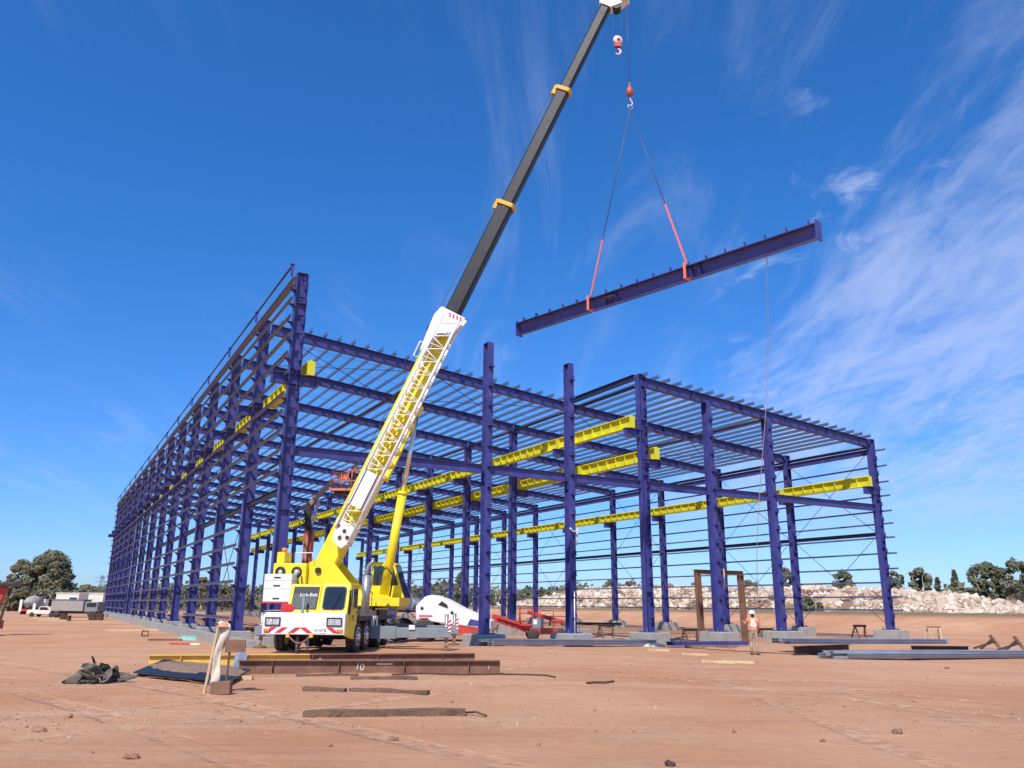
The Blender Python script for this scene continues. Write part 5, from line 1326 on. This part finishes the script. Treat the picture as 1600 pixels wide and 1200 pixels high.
p = on(345, 1085); tag(bevel(MB().box((0, 0, .10), (.32, .13, .20), Matrix.Rotation(R(-3), 3, 'Y')).build('timber_block', M['woodbrd'], None, p, -.05), .01), 'brown timber block standing at the foot of the survey stake', 'timber')
p = on(377, 1062); tag(MB().box((0, 0, .04), (.42, .12, .07)).build('timber_offcut', M['wood'], None, p, .05), 'pale timber offcut on the ground right of the survey stake', 'timber')
# bent galvanised bracket
p = on(372, 1050); t = thing('steel_bracket', 'grey folded steel bracket standing on end beside the dark plate', 'bracket', p, .2); t.scale = (.8, .8, .8)
MB().poly([(-.17, 0, 0), (.13, .0, 0), (.20, .05, .42), (.05, .05, .62), (-.12, .05, .44)], .02, (0, 1, 0)).build('web', M['lilac'], t)
MB().poly([(.13, 0, 0), (.13, .30, 0), (.20, .34, .42), (.20, .05, .42)], .02, (1, 0, 0)).build('flange', M['black'], t)
MB().box((0, .1, .66), (.28, .2, .06), Matrix.Rotation(R(12), 3, 'Y')).build('lip', M['galv'], t)

# pile of galvanised lengths near the left wall
q1, q2 = on(330, 1000), on(262, 976)
stack('purlin_stack', 'pile of grey galvanised lengths lying beside the left wall', q1 + Vector((.2, 0, 0)), q2, .10, 3, 6, .16, .10, M['galv'], None, .2)
p = on(300, 1000); lump('plastic_sheet', 'crumpled teal plastic sheet beside the galvanised lengths', 'sheet', p, .9, .5, .3, M['teal'], 7.7, 3.2, 24)
a, b = on(265, 1007), on(312, 1008)
tag(MB().bar(Vector((0, 0, .04)), (b - a) * .68 + Vector((0, 0, .04)), .06, .06).bar((b - a) * .69 + Vector((0, 0, .04)), (b - a) + Vector((0, 0, .04)), .06, .06, (0, 0, 1), 1).build('marker_post', [M['redstripe'], M['white']], None, a), 'red and white marker post lying on the ground', 'post')
for i, (x, y, w, rz, lab) in enumerate(((225, 975, 1.8, .2, 'flat timber pallet piece farthest along the left wall'), (195, 986, 2.2, .1, 'thin pale board lying left of the small dark frame'), (258, 1001, 1.6, .05, 'thin brown strip left of the galvanised pile'), (240, 985, 1.1, -.2, 'thin board near the left wall footing'))):
    p = on(x, y); tag(MB().box((0, 0, .04), (w, .2, .08)).build('timber_plank', M['wood'] if i % 2 else M['woodold'], None, p, rz), lab, 'plank')
p = on(226, 995); tag(MB().tube([(-.18, 0, .05), (-.15, .02, .28), (.15, .02, .30), (.18, 0, .05), (-.18, 0, .05)], .035, 6).build('steel_loop', M['rustdk'], None, p), 'small dark steel loop on the ground before the left wall', 'steel loop')
# site floodlight by the left wall
p = on(297, 973) ; p = B2W(1.2, 2.4 * D); t = thing('floodlight', 'white site floodlight lying tilted between the left wall columns', 'floodlight', p)
MB().lathe([(0, -.3), (.20, -.28), (.26, .1), (.28, .3), (0, .3)], (0, 0, .55), (.8, -.3, -.35), 18).build('lamp_housing', M['white'], t)
MB().lathe([(0, 0), (.25, 0), (.25, .02), (0, .02)], Vector((0, 0, .55)) + Vector((.8, -.3, -.35)).normalized() * .31, (.8, -.3, -.35), 18).build('lens', M['black'], t)
MB().bb(-.35, .25, -.2, .3, 0, .3).build('stand', M['black'], t)
# timber and pipe stacks inside the shed
for i, (a, b, l) in enumerate(((3.2, 10, 6), (4.5, 14.5, 7), (6.5, 20, 6), (8.5, 17, 6), (3.0, 24, 8), (6, 30, 8), (10, 26, 7))):
    p = B2W(a, b); p.z = gz(p); d = (E1 * .97 + E2 * .25) * l; t = thing('steel_bundle', ('bundle of rusty bars on the shed floor, ' + ('nearest the crane', 'second from the crane', 'beside the lift base', 'before the middle columns', 'deep in the shed at left', 'deepest in the shed', 'deep in the shed by the middle')[i]), 'steel bundle', p)
    for q in range(7):
        MB().bar(Vector((0, .16 * (q % 4), .12 + .11 * (q // 4))) + E1 * rnd.uniform(-.3, .3), d + Vector((0, .16 * (q % 4), .12 + .11 * (q // 4))), .10, .09).build('bar', M['rust'] if q % 3 else M['woodold'], t)
    for f in (.2, .8): MB().box(d * f + Vector((0, .2, .03)), (.15, .8, .09)).build('packer', M['woodold'], t)

# ------------------------------------------------------------------ machines behind the front line
# white pick-and-carry crane behind the outriggers
PC = on(692, 996); PC = Vector((-4.6, 43.5, 0))
t = thing('pick_and_carry_crane', 'white articulated yard crane with sloping nose and red underside behind the outriggers', 'crane', PC, R(-6))
def pcp(mb, n, m, bv=0): o = mb.build(n, m, t); return bevel(o, bv) if bv else o
pcp(MB().poly([(-.1, -.85, 1.05), (3.75, -.85, .62), (3.75, -.85, 1.05), (2.3, -.85, 1.62), (1.35, -.85, 2.10), (.75, -.85, 2.28), (.35, -.85, 2.22), (-.15, -.85, 1.72)], 1.7, (0, 1, 0)), 'body', M['white'], .06)
pcp(MB().poly([(1.02, -.87, 1.80), (1.55, -.87, 1.62), (1.50, -.87, 1.80), (1.22, -.87, 1.98)], .015, (0, 1, 0)), 'wheel_window', M['black'])
pcp(MB().bb(-1.55, -.20, -.8, .8, 1.42, 1.52), 'rear_platform', M['black'])
pcp(MB().poly([(-1.45, -.9, 1.55), (-.30, -.9, 1.55), (-.12, -.9, 1.95), (-.38, -.9, 2.14), (-1.40, -.9, 2.18)], 1.7, (0, 1, 0)), 'engine_hood', M['lilac'], .05)
pcp(MB().bb(.1, 3.3, -.80, .80, .40, .78), 'red_chassis', M['red'])
for x in (.35, -1.1):
    for y in (-.75, .75): pcp(MB().lathe([(0, -.2), (.45, -.2), (.56, -.12), (.56, .12), (.45, .2), (0, .2)], (x, y, .56), (0, 1, 0), 20), 'wheel', M['tyre'])
pcp(MB().poly([(2.55, -.87, .82), (3.35, -.87, .76), (3.35, -.87, 1.0), (2.7, -.87, 1.12)], .02, (0, 1, 0)), 'recess', M['blue'])
pcp(MB().bb(.05, .75, -.872, -.852, 1.22, 1.28).bb(.05, .55, -.872, -.852, 1.12, 1.16), 'red_stripe', M['redstripe'])
for x, z in ((.2, 1.62), (1.75, 1.42)): pcp(MB().lathe([(0, 0), (.08, 0), (.08, .02), (0, .02)], (x, -.852, z), (0, -1, 0), 12), 'lock_recess', M['black'])

# folded red knuckle lift behind the second and third columns
KL = Vector((-.15, 45.6, 0))
t = thing('knuckle_lift', 'low red folded knuckle boom lift parked between the second and third columns', 'boom lift', KL, R(4)); t.scale = (.92, .92, .86)
def kp(mb, n, m): return mb.build(n, m, t)
kp(MB().bar((-.7, 0, 1.25), (1.7, 0, .42), .22, .30), 'lower_arm', M['red'])
kp(MB().bar((-.6, -.25, 1.40), (1.6, -.25, .72), .10, .16), 'link_arm', M['red'])
kp(MB().bar((-.9, 0, 1.35), (-.2, 0, 1.20), .34, .42), 'knuckle', M['red'])
for i in range(6): kp(MB().bar((-.3 + .34 * i, -.16, 1.15 - .12 * i), (-.05 + .34 * i, -.16, .80 - .11 * i), .05, .07), 'lattice_strut', M['red'])
kp(MB().bb(1.3, 3.3, -.6, .6, .38, .72), 'chassis', M['red'])
kp(MB().bb(1.45, 2.1, -.5, .5, .73, 1.30), 'power_pack', M['grey'])
kp(MB().bb(1.5, 1.72, -.53, -.505, .95, 1.25), 'control_panel', M['white'])
kp(MB().bar((1.2, 0, 1.70), (3.4, 0, 1.05), .20, .24), 'upper_arm', M['red'])
kp(MB().tube([(2.5, -.4, .9), (2.5, -.4, 1.2), (3.2, -.4, 1.2), (3.2, -.4, .9)], .08, 8), 'motor_cover', M['red'])
for x in (1.5, 3.1):
    for y in (-.6, .6): kp(MB().lathe([(0, -.13), (.30, -.13), (.35, -.08), (.35, .08), (.30, .13), (0, .13)], (x, y, .35), (0, 1, 0), 18), 'wheel', M['tyre'])
rl = MB()
for z in (1.15, 1.62, 1.95): rl.tube([(.75, -.35, z), (1.5, -.35, z), (1.5, .4, z), (.75, .4, z), (.75, -.35, z)], .03, 6)
for x, y in ((.75, -.35), (1.5, -.35), (1.5, .4), (.75, .4)): rl.tube([(x, y, .9), (x, y, 1.95)], .03, 6)
kp(rl, 'basket_rails', M['red']); kp(MB().bb(.72, 1.53, -.38, .43, .86, .93), 'basket_floor', M['red'])
rl = MB()
for z in (1.45, 1.78): rl.tube([(1.9, -.45, z), (3.5, -.45, z), (3.5, .45, z)], .028, 6)
for x in (1.9, 2.7, 3.5): rl.tube([(x, -.45, .8), (x, -.45, 1.78)], .028, 6)
kp(rl, 'deck_rails', M['red'])
p = on(832, 1001); lump('rag_bundle', 'upright white cloth bundle in front of the red knuckle lift', 'cloth', p, .14, .12, .48, M['cloth'], 3.3, 1.5, 14)
# white staff leaning on the third column
p = B2W(3 * U - .04, -.36, .55); tag(MB().tube([(0, 0, 0), (.0, .0, 1.9)], .03, 8).build('measuring_staff', M['white'], None, p), 'white staff standing against the third front column', 'staff')

# red machine cut by the left picture edge
p = on(-12, 993); t = thing('scissor_lift', 'red machine mast and dark wheel cut off by the left picture edge', 'lift', p, .2)
MB().bar((-.5, 0, .5), (.15, 0, 2.6), .35, .5).build('mast', M['red'], t); MB().bb(-1.8, .25, -.6, .6, .35, .8).build('chassis', M['red'], t)
MB().bar((.25, -.1, .5), (.55, -.1, 2.5), .10, .12).build('post', M['rustdk'], t); MB().bb(-.9, 1.2, -.5, .5, 2.62, 2.78).build('deck', M['black'], t)
for x in (-1.3, .05): MB().lathe([(0, -.15), (.34, -.15), (.42, -.09), (.42, .09), (.34, .15), (0, .15)], (x, -.62, .42), (0, 1, 0), 20).build('wheel', M['tyre'], t)

# white site cabins, mixer truck and flat trailer at far left
def cabin(px0, px1, py, Y, h, label, win):
    a, b = AY(px0, py, Y), AY(px1, py, Y); w = (b - a).x; a.z = gz(a)
    t = thing('site_cabin', label, 'cabin', (a.x, a.y, a.z))
    bevel(MB().bb(0, w, 0, 3.0, .15, h).build('body', M['cream'], t), .04); MB().bb(-.1, w + .1, -.1, 3.1, h + .003, h + .12).build('roof', M['white'], t)
    for i in range(int(w / .6)): MB().bb(.3 + i * .6, .34 + i * .6, -.03, -.002, .2, h - .05).build('panel_rib', M['cream'], t)
    if win: f = MB().bb(win, win + 1.2, -.06, -.004, h * .55, h * .82).build('window', M['lilac'], t); MB().bb(win + .1, win + 1.1, -.08, -.061, h * .60, h * .78).build('pane', M['glass'], f)
    MB().bb(.1, w - .1, .1, 2.9, -.1, .15).build('skid', M['black'], t)
    return t
cabin(84, 120, 955, 132, 3.0, 'cream site cabin with a small window behind the trailer at far left', 2.2)
cabin(119, 158, 956, 140, 3.1, 'long cream site cabin meeting the far corner of the steel frame', 0)
p = AY(47, 957, 118); p.z = gz(p); t = thing('mixer_truck', 'white concrete mixer truck with dark drum mouth parked before the trees', 'mixer truck', p, R(10)); t.scale = (.8, .8, .8)
MB().lathe([(0, -2.2), (.55, -2.2), (1.25, -.6), (1.25, .4), (.6, 2.0), (0, 2.0)], (0, .6, 1.95), (.30, .92, .22), 22).build('drum', M['deck'], t)
MB().lathe([(0, 0), (.50, 0), (.50, .05), (0, .05)], Vector((0, .6, 1.95)) - Vector((.30, .92, .22)).normalized() * 2.26, (.30, .92, .22), 20).build('drum_mouth', M['black'], t)
MB().bb(-1.1, 1.1, -1.6, 3.6, .55, .95).build('chassis', M['red'], t); bevel(MB().bb(-1.2, 1.2, 3.0, 4.6, .7, 2.6).build('cab', M['white'], t), .08)
MB().bb(-1.3, -.9, -1.7, -1.3, .5, 2.5).build('chute_post', M['white'], t); MB().bb(.9, 1.3, -1.7, -1.3, .5, 1.9).build('ladder', M['white'], t)
MB().poly([(-.3, -1.9, 1.2), (.3, -1.9, 1.2), (.5, -1.6, 2.0), (-.5, -1.6, 2.0)], .1, (0, 1, 0)).build('hopper', M['black'], t)
for x in (-1.05, 1.05):
    for y in (-.8, .4, 3.6): MB().lathe([(0, -.16), (.42, -.16), (.5, -.1), (.5, .1), (.42, .16), (0, .16)], (x, y, .5), (1, 0, 0), 18).build('wheel', M['tyre'], t)
p = AY(117, 964, 98); p.z = gz(p); t = thing('flatbed_truck', 'grey flatbed truck with dark cab parked before the cream cabins', 'truck', p, R(3))
MB().bb(-2.4, 1.2, -1.0, 1.0, .75, 1.95).build('tray_body', M['deck'], t); MB().bb(-2.5, 1.3, -1.05, 1.05, 1.955, 2.05).build('cover', M['galv'], t)
bevel(MB().bb(1.35, 2.9, -1.0, 1.0, .6, 1.8).build('cab', M['grey'], t), .12); MB().bb(1.6, 2.7, -1.02, -1.001, 1.2, 1.7).build('side_window', M['glass'], t)
MB().bb(-2.5, 2.8, -.8, .8, .45, .74).build('chassis', M['black'], t)
for x in (-1.7, 2.2):
    for y in (-.95, .95): MB().lathe([(0, -.13), (.32, -.13), (.38, -.08), (.38, .08), (.32, .13), (0, .13)], (x, y, .38), (0, 1, 0), 18).build('wheel', M['tyre'], t)
p = AY(70, 962, 100); p.z = gz(p); t = thing('utility_vehicle', 'small white utility vehicle parked left of the grey truck', 'car', p, R(-4)); t.scale = (.85, .85, .8)
bevel(MB().poly([(-2.2, -.85, .4), (2.2, -.85, .4), (2.2, -.85, .9), (1.3, -.85, 1.0), (.7, -.85, 1.5), (-.4, -.85, 1.5), (-.6, -.85, 1.0), (-2.2, -.85, 1.0)], 1.7, (0, 1, 0)).build('body', M['cream'], t), .08)
MB().poly([(-.35, -.86, 1.0), (1.1, -.86, 1.0), (.65, -.86, 1.42), (-.3, -.86, 1.42)], -.01, (0, 1, 0)).build('side_window', M['glass'], t)
for x in (-1.4, 1.4):
    for y in (-.8, .8): MB().lathe([(0, -.11), (.28, -.11), (.34, -.07), (.34, .07), (.28, .11), (0, .11)], (x, y, .34), (0, 1, 0), 16).build('wheel', M['tyre'], t)
for px_, py_, w, h, lab in ((102, 970, .9, .6, 'rusty drum crate before the grey truck'), (150, 969, 1.3, .8, 'pair of dark rusty crates near the far end of the left wall')):
    p = on(px_, py_); t = thing('steel_crate', lab, 'crate', p, .2)
    for i in range(2):
        bx_ = MB().bb(-w / 2 + i * w / 2, -.04 + i * w / 2, -.3, .3, 0, h * (1 - .25 * i)); bx_.build('box', M['rustdk'], t)
        MB().bb(-w / 2 + i * w / 2 - .02, -.02 + i * w / 2, -.32, .32, h * (1 - .25 * i) + .003, h * (1 - .25 * i) + .05).build('lid', M['rust'], t)
for px_, py_, w, lab in ((78, 967, 3.4, 'pale timber sheet on the ground left of the rusty drum crate'), (130, 968, 3.4, 'pale timber sheet on the ground right of the rusty drum crate'), (85, 970, 2.6, 'narrow pale timber sheet nearest the camera at far left')):
    p = on(px_, py_); tag(MB().box((0, 0, .06), (w, .9, .10)).build('timber_sheet', M['wood'], None, p, .1), lab, 'timber')
# white building far behind the shed
a = AY(768, 936, 230); b = AY(806, 936, 230)
t = thing('farm_shed', 'small white farm building far behind the shed columns', 'building', (a.x, 230, 0))
w = b.x - a.x; MB().bb(0, w, 0, 6, 0, AY(780, 921, 230).z).build('wall', M['cream'], t); MB().ext([(-.4, 0), (w + .4, 0), (w + .4, .25), (w * .5, 1.1), (-.4, .25)], (0, 6.3, AY(780, 921, 230).z + .01), (0, -.3, AY(780, 921, 230).z + .01), (0, 0, 1)).build('roof', M['white'], t)
MB().bb(w * .55, w * .75, -.05, -.004, 1.2, 2.4).build('window', M['glass'], t)
# lattice pylon far left
p = AY(155, 940, 260); t = thing('power_pylon', 'thin lattice power pylon on the skyline left of the shed', 'pylon', (p.x, p.y, 0))
zt = AY(155, 899, 260).z
for x in (-1, 1):
    for y in (-1, 1): MB().tube([(x * 1.3, y * 1.3, 0), (x * .25, y * .25, zt)], .10, 5).build('leg', M['galv'], t)
for i in range(6):
    z = zt * i / 6; r_ = 1.3 - 1.05 * i / 6; z2 = zt * (i + 1) / 6; r2 = 1.3 - 1.05 * (i + 1) / 6
    MB().tube([(-r_, -r_, z), (r2, -r2, z2)], .06, 4).tube([(r_, -r_, z), (-r2, -r2, z2)], .06, 4).build('brace', M['galv'], t)
for z in (.82, .94): MB().tube([(-2.2, 0, zt * z), (2.2, 0, zt * z)], .08, 4).build('cross_arm', M['galv'], t)

# ------------------------------------------------------------------ trees
def tree(label, px_, pyt, Y, wpx, style='gum', seed=0, base_z=None, leaves=2200, group='trees on the skyline', trunk=M['barkp']):
    rr = random.Random(seed); top = AY(px_, pyt, Y); x0 = top.x
    z0 = (terrain(x0, Y) if base_z is None else base_z) - .2; H = top.z - z0; W = wpx / F_PX * Y * .5 * .98
    t = thing({'gum': 'gum_tree', 'pine': 'pine_tree', 'bush': 'bushy_tree'}[style], label, 'tree', (x0, Y, z0), 0, group)
    tr = MB(); clumps = []
    if style == 'pine':
        tr.tube([(0, 0, 0), (0, 0, H * .95)], [.16, .03], 6)
        for i in range(60):
            f = rr.random() ** .8; z = H * (.08 + .90 * f); r_ = W * (1 - f) ** .75 * rr.uniform(.35, 1.0); a = rr.uniform(0, 6.28)
            clumps.append((Vector((math.cos(a) * r_, math.sin(a) * r_, z)), W * .24 * (1.15 - f * .75)))
    else:
        nl = 6 if style == 'gum' else 4
        fork = H * (.22 if style == 'gum' else .12)
        tr.tube([(0, 0, -.1), (rr.uniform(-.1, .1), 0, fork * .6), (rr.uniform(-.2, .2), 0, fork)], [H * .028, H * .023, H * .021], 7)
        for i in range(nl):
            a = 6.28 * i / nl + rr.uniform(-.4, .4); r_ = W * rr.uniform(.45, .75); zt_ = H * rr.uniform(.55, .85)
            p0 = Vector((0, 0, fork * .95)); p2 = Vector((math.cos(a) * r_, math.sin(a) * r_, zt_)); p1 = p0.lerp(p2, .5) + Vector((math.cos(a) * .3, math.sin(a) * .3, -H * .04))
            tr.tube([p0, p1, p2], [H * .015, H * .011, H * .004], 5)
            q = p1 + Vector((rr.uniform(-1, 1) * W * .3, rr.uniform(-1, 1) * W * .3, H * .22)); tr.tube([p1, p1.lerp(q, .5) + Vector((.1, 0, 0)), q], [H * .008, H * .006, H * .003], 5)
        nc = 46 if leaves < 8000 else 120
        for i in range(nc):
            a = rr.uniform(0, 6.28); u = rr.uniform(-.65, 1); rad = math.sqrt(max(0, 1 - u * u)) * rr.uniform(.45, 1.0) ** .6
            lo_ = .58 if style == 'gum' else .50
            p = Vector((math.cos(a) * rad * W * .86, math.sin(a) * rad * W * .86, H * lo_ + u * H * (.98 - lo_) * .93))
            clumps.append((p, W * rr.uniform(.16, .28)))
    tr.build('trunk', trunk, t)
    lv = MB(); per = max(8, leaves // len(clumps)); ls = max(.10, Y * .0017)
    for c, r_ in clumps:
        mi = rr.choices((0, 1, 2, 3), (5, 4, 3, 1 if style != 'pine' else 0))[0]
        for i in range(per):
            d = Vector((rr.gauss(0, 1), rr.gauss(0, 1), rr.gauss(0, .8))); d = d.normalized() * r_ * rr.random() ** .4
            p = c + d
            if p.z < H * .05: continue
            n = (d.normalized() * .9 + Vector((rr.gauss(0, .55), rr.gauss(0, .55) - .35, rr.gauss(.45, .5)))).normalized(); x = n.orthogonal().normalized(); x = Quaternion(n, rr.uniform(0, 6.28)) @ x; y = n.cross(x); s = ls * rr.uniform(.7, 1.6); s2 = s * rr.uniform(.4, .8)
            lv.add([p - x * s, p - y * s2, p + x * s, p + y * s2], [(0, 1, 2, 3)], mi if rr.random() < .8 else rr.randrange(3))
    me = bpy.data.meshes.new('crown'); me.from_pydata(lv.v, [], lv.f)
    for m in (M['leaf1'], M['leaf2'], M['leaf3'], M['leafbr']): me.materials.append(m)
    me.polygons.foreach_set('material_index', lv.m)
    put(me, 'crown', t); return t
tree('large dense olive tree at far left behind the mixer truck', 82, 861, 150, 74, 'bush', 1, None, 11000)
tree('pale grey-green tree left of the large olive tree', 37, 874, 152, 42, 'gum', 2, None, 4000)
tree('reddish brown bare-looking shrub right of the large olive tree', 96, 905, 146, 40, 'bush', 3, None, 1800)
tree('low bushy tree above the cream cabin roof', 138, 914, 175, 34, 'bush', 5, None, 1500)
tree('low shrub between the mixer truck and cabin', 62, 922, 140, 34, 'bush', 6, None, 1500)
tree('low scrub tree behind the mixer truck', 26, 922, 150, 36, 'bush', 7, None, 1800)
tree('round dark tree beyond the rubble, left of the corner column', 1315, 891, 135, 42, 'bush', 11, 1.2, 2600)
tree('round tree just right of the corner column top of the bank', 1397, 890, 135, 28, 'gum', 12, 1.2, 2000)
tree('round dark-topped tree second right of the corner column', 1436, 886, 132, 40, 'bush', 13, 1.2, 2600)
tree('small conical tree between the round tree and the pine', 1464, 902, 132, 24, 'pine', 14, 1.2, 1600)
tree('pointed dark pine beyond the right end of the rubble', 1490, 891, 128, 28, 'pine', 15, 1.0, 2400)
tree('tall spreading gum tree left of the pair at the right edge', 1536, 877, 118, 60, 'gum', 16, .9, 4200)
tree('tall gum tree with pale forked trunk on the right picture edge', 1585, 875, 114, 62, 'gum', 17, .9, 4600)
tree('gum tree seen between the two right wall columns', 1225, 886, 150, 36, 'gum', 18, 1.2, 2400)
tree('small tree behind the rubble right of the portal frame', 1170, 906, 150, 34, 'bush', 19, 1.2, 1500)
tree('thin tree seen between the second and middle columns', 722, 893, 190, 26, 'gum', 20, .4, 1600)
tree('low tree behind the rubble left of the fourth column', 952, 907, 190, 34, 'bush', 21, 1.0, 1500)
tree('small pine on the rubble skyline left of the fourth column', 980, 909, 180, 12, 'pine', 22, 1.0, 700)
tree('dry brown tree seen through the left wall bays', 318, 901, 170, 30, 'gum', 23, 0, 1600)
tree('dark tree seen through the second left wall bay', 350, 915, 175, 34, 'bush', 24, 0, 1500)
tree('small shrub on the sand mound slope', 1262, 934, 92, 20, 'bush', 25, 1.3, 900)
tree('tiny shrub right of the one on the sand mound', 1281, 942, 90, 10, 'bush', 26, 1.3, 500)
# far-off belt of scrub behind the site
mb = MB(); rr = random.Random(5)
for i in range(6800):
    px_ = rr.uniform(-120, 1000) if i % 6 else rr.uniform(1000, 1750); Y = rr.uniform(215, 270)
    if i > 5200: px_ = rr.uniform(-60, 150); Y = rr.uniform(150, 185)
    if i > 6300: px_ = rr.uniform(1480, 1680); Y = rr.uniform(120, 150)
    p = AY(px_, 940, Y); hmax = (5.2 + 2.2 * nz(px_ * .018, 2.2) + 1.6 * nz(px_ * .07, 5.5)) * (1 if px_ < 1000 else .9) * (1 if i <= 5200 else .62)
    z = terrain(p.x, Y) + hmax * rr.random() ** .7; mi = rr.choices((0, 1, 2, 3), (4, 4, 2, 2))[0]
    for q in range(3):
        c = Vector((p.x + rr.gauss(0, .7), Y + rr.gauss(0, .7), max(.2, z + rr.gauss(0, .5)))); n = Vector((rr.gauss(0, 1), rr.gauss(0, 1) - 1, rr.gauss(.4, 1))).normalized(); x = n.orthogonal().normalized(); y = n.cross(x); s = rr.uniform(.4, .9)
        mb.add([c - x * s, c - y * s * .7, c + x * s, c + y * s * .7], [(0, 1, 2, 3)], mi)
me = bpy.data.meshes.new('scrub_belt'); me.from_pydata(mb.v, [], mb.f)
for m in (M['leaf1'], M['leaf2'], M['leaf3'], M['leafbr']): me.materials.append(m)
me.polygons.foreach_set('material_index', mb.m)
tag(put(me, 'scrub_belt'), 'far belt of olive scrub along the horizon', 'scrub', None, 'stuff')

# ------------------------------------------------------------------ loose stones and clods
st = MB()
for i in range(2200):
    u = rnd.random(); py_ = 1000 + 200 * u ** .8; px_ = rnd.uniform(-30, 1630); p = G(px_, py_); p.z = gz(p)
    if W2B(p.x, p.y)[1] > 3 and W2B(p.x, p.y)[0] > -1: continue
    s = rnd.uniform(.004, .011) * (1 + 1.2 * (rnd.random() < .06)); rock_mesh(st, p + Vector((0, 0, s * .2)), s * 1.6, rnd.choice((0, 0, 0, 1)))
tag(st.build('pebbles', [M['clod'], M['rock2']]), 'scatter of small stones and dirt crumbs on the bare earth', 'pebbles', None, 'stuff')
for i, (px_, py_, s, m) in enumerate(((380, 1105, .16, 'rock2'), (105, 1121, .22, 'clod'), (62, 1158, .10, 'clod'), (109, 1153, .10, 'rock2'), (143, 1177, .12, 'clod'), (203, 1186, .26, 'clod'), (1478, 1045, .34, 'woodbrd'), (842, 1165, .15, 'clod'), (1286, 1159, .14, 'woodbrd'), (515, 1166, .16, 'clod'), (340, 1113, .2, 'clod'), (1050, 1197, .2, 'rustdk'), (60, 1143, .3, 'clod'), (615, 1157, .26, 'clod'), (1400, 1146, .26, 'woodbrd'))):
    p = on(px_, py_); mb = MB(); s *= .30
    for q in range(4): rock_mesh(mb, (rnd.uniform(-.6, .6) * s, rnd.uniform(-.3, .3) * s, s * .14), s * rnd.uniform(.5, 1.0), 0)
    tag(mb.build('earth_clod', M[m], None, p), 'small ' + ('pale stone right of the survey stake', 'clod below the tarpaulin', 'clod near the left edge, lower of two', 'pale stone left of centre, bottom left corner', 'clod second from the left along the bottom', 'clod nearest the bottom left, broad and flat',
        'brown clod before the long purlin stack', 'clod below the lone bent rod', 'dark clod at the bottom right of centre', 'clod below the left end of the longest plank', 'clod just right of the survey stake foot', 'dark clod cut by the bottom edge', 'clod near the left edge, upper of two', 'clod below the middle of the longest plank', 'brown clod farthest right in the foreground')[i], 'clod', 'clods on the bare foreground')
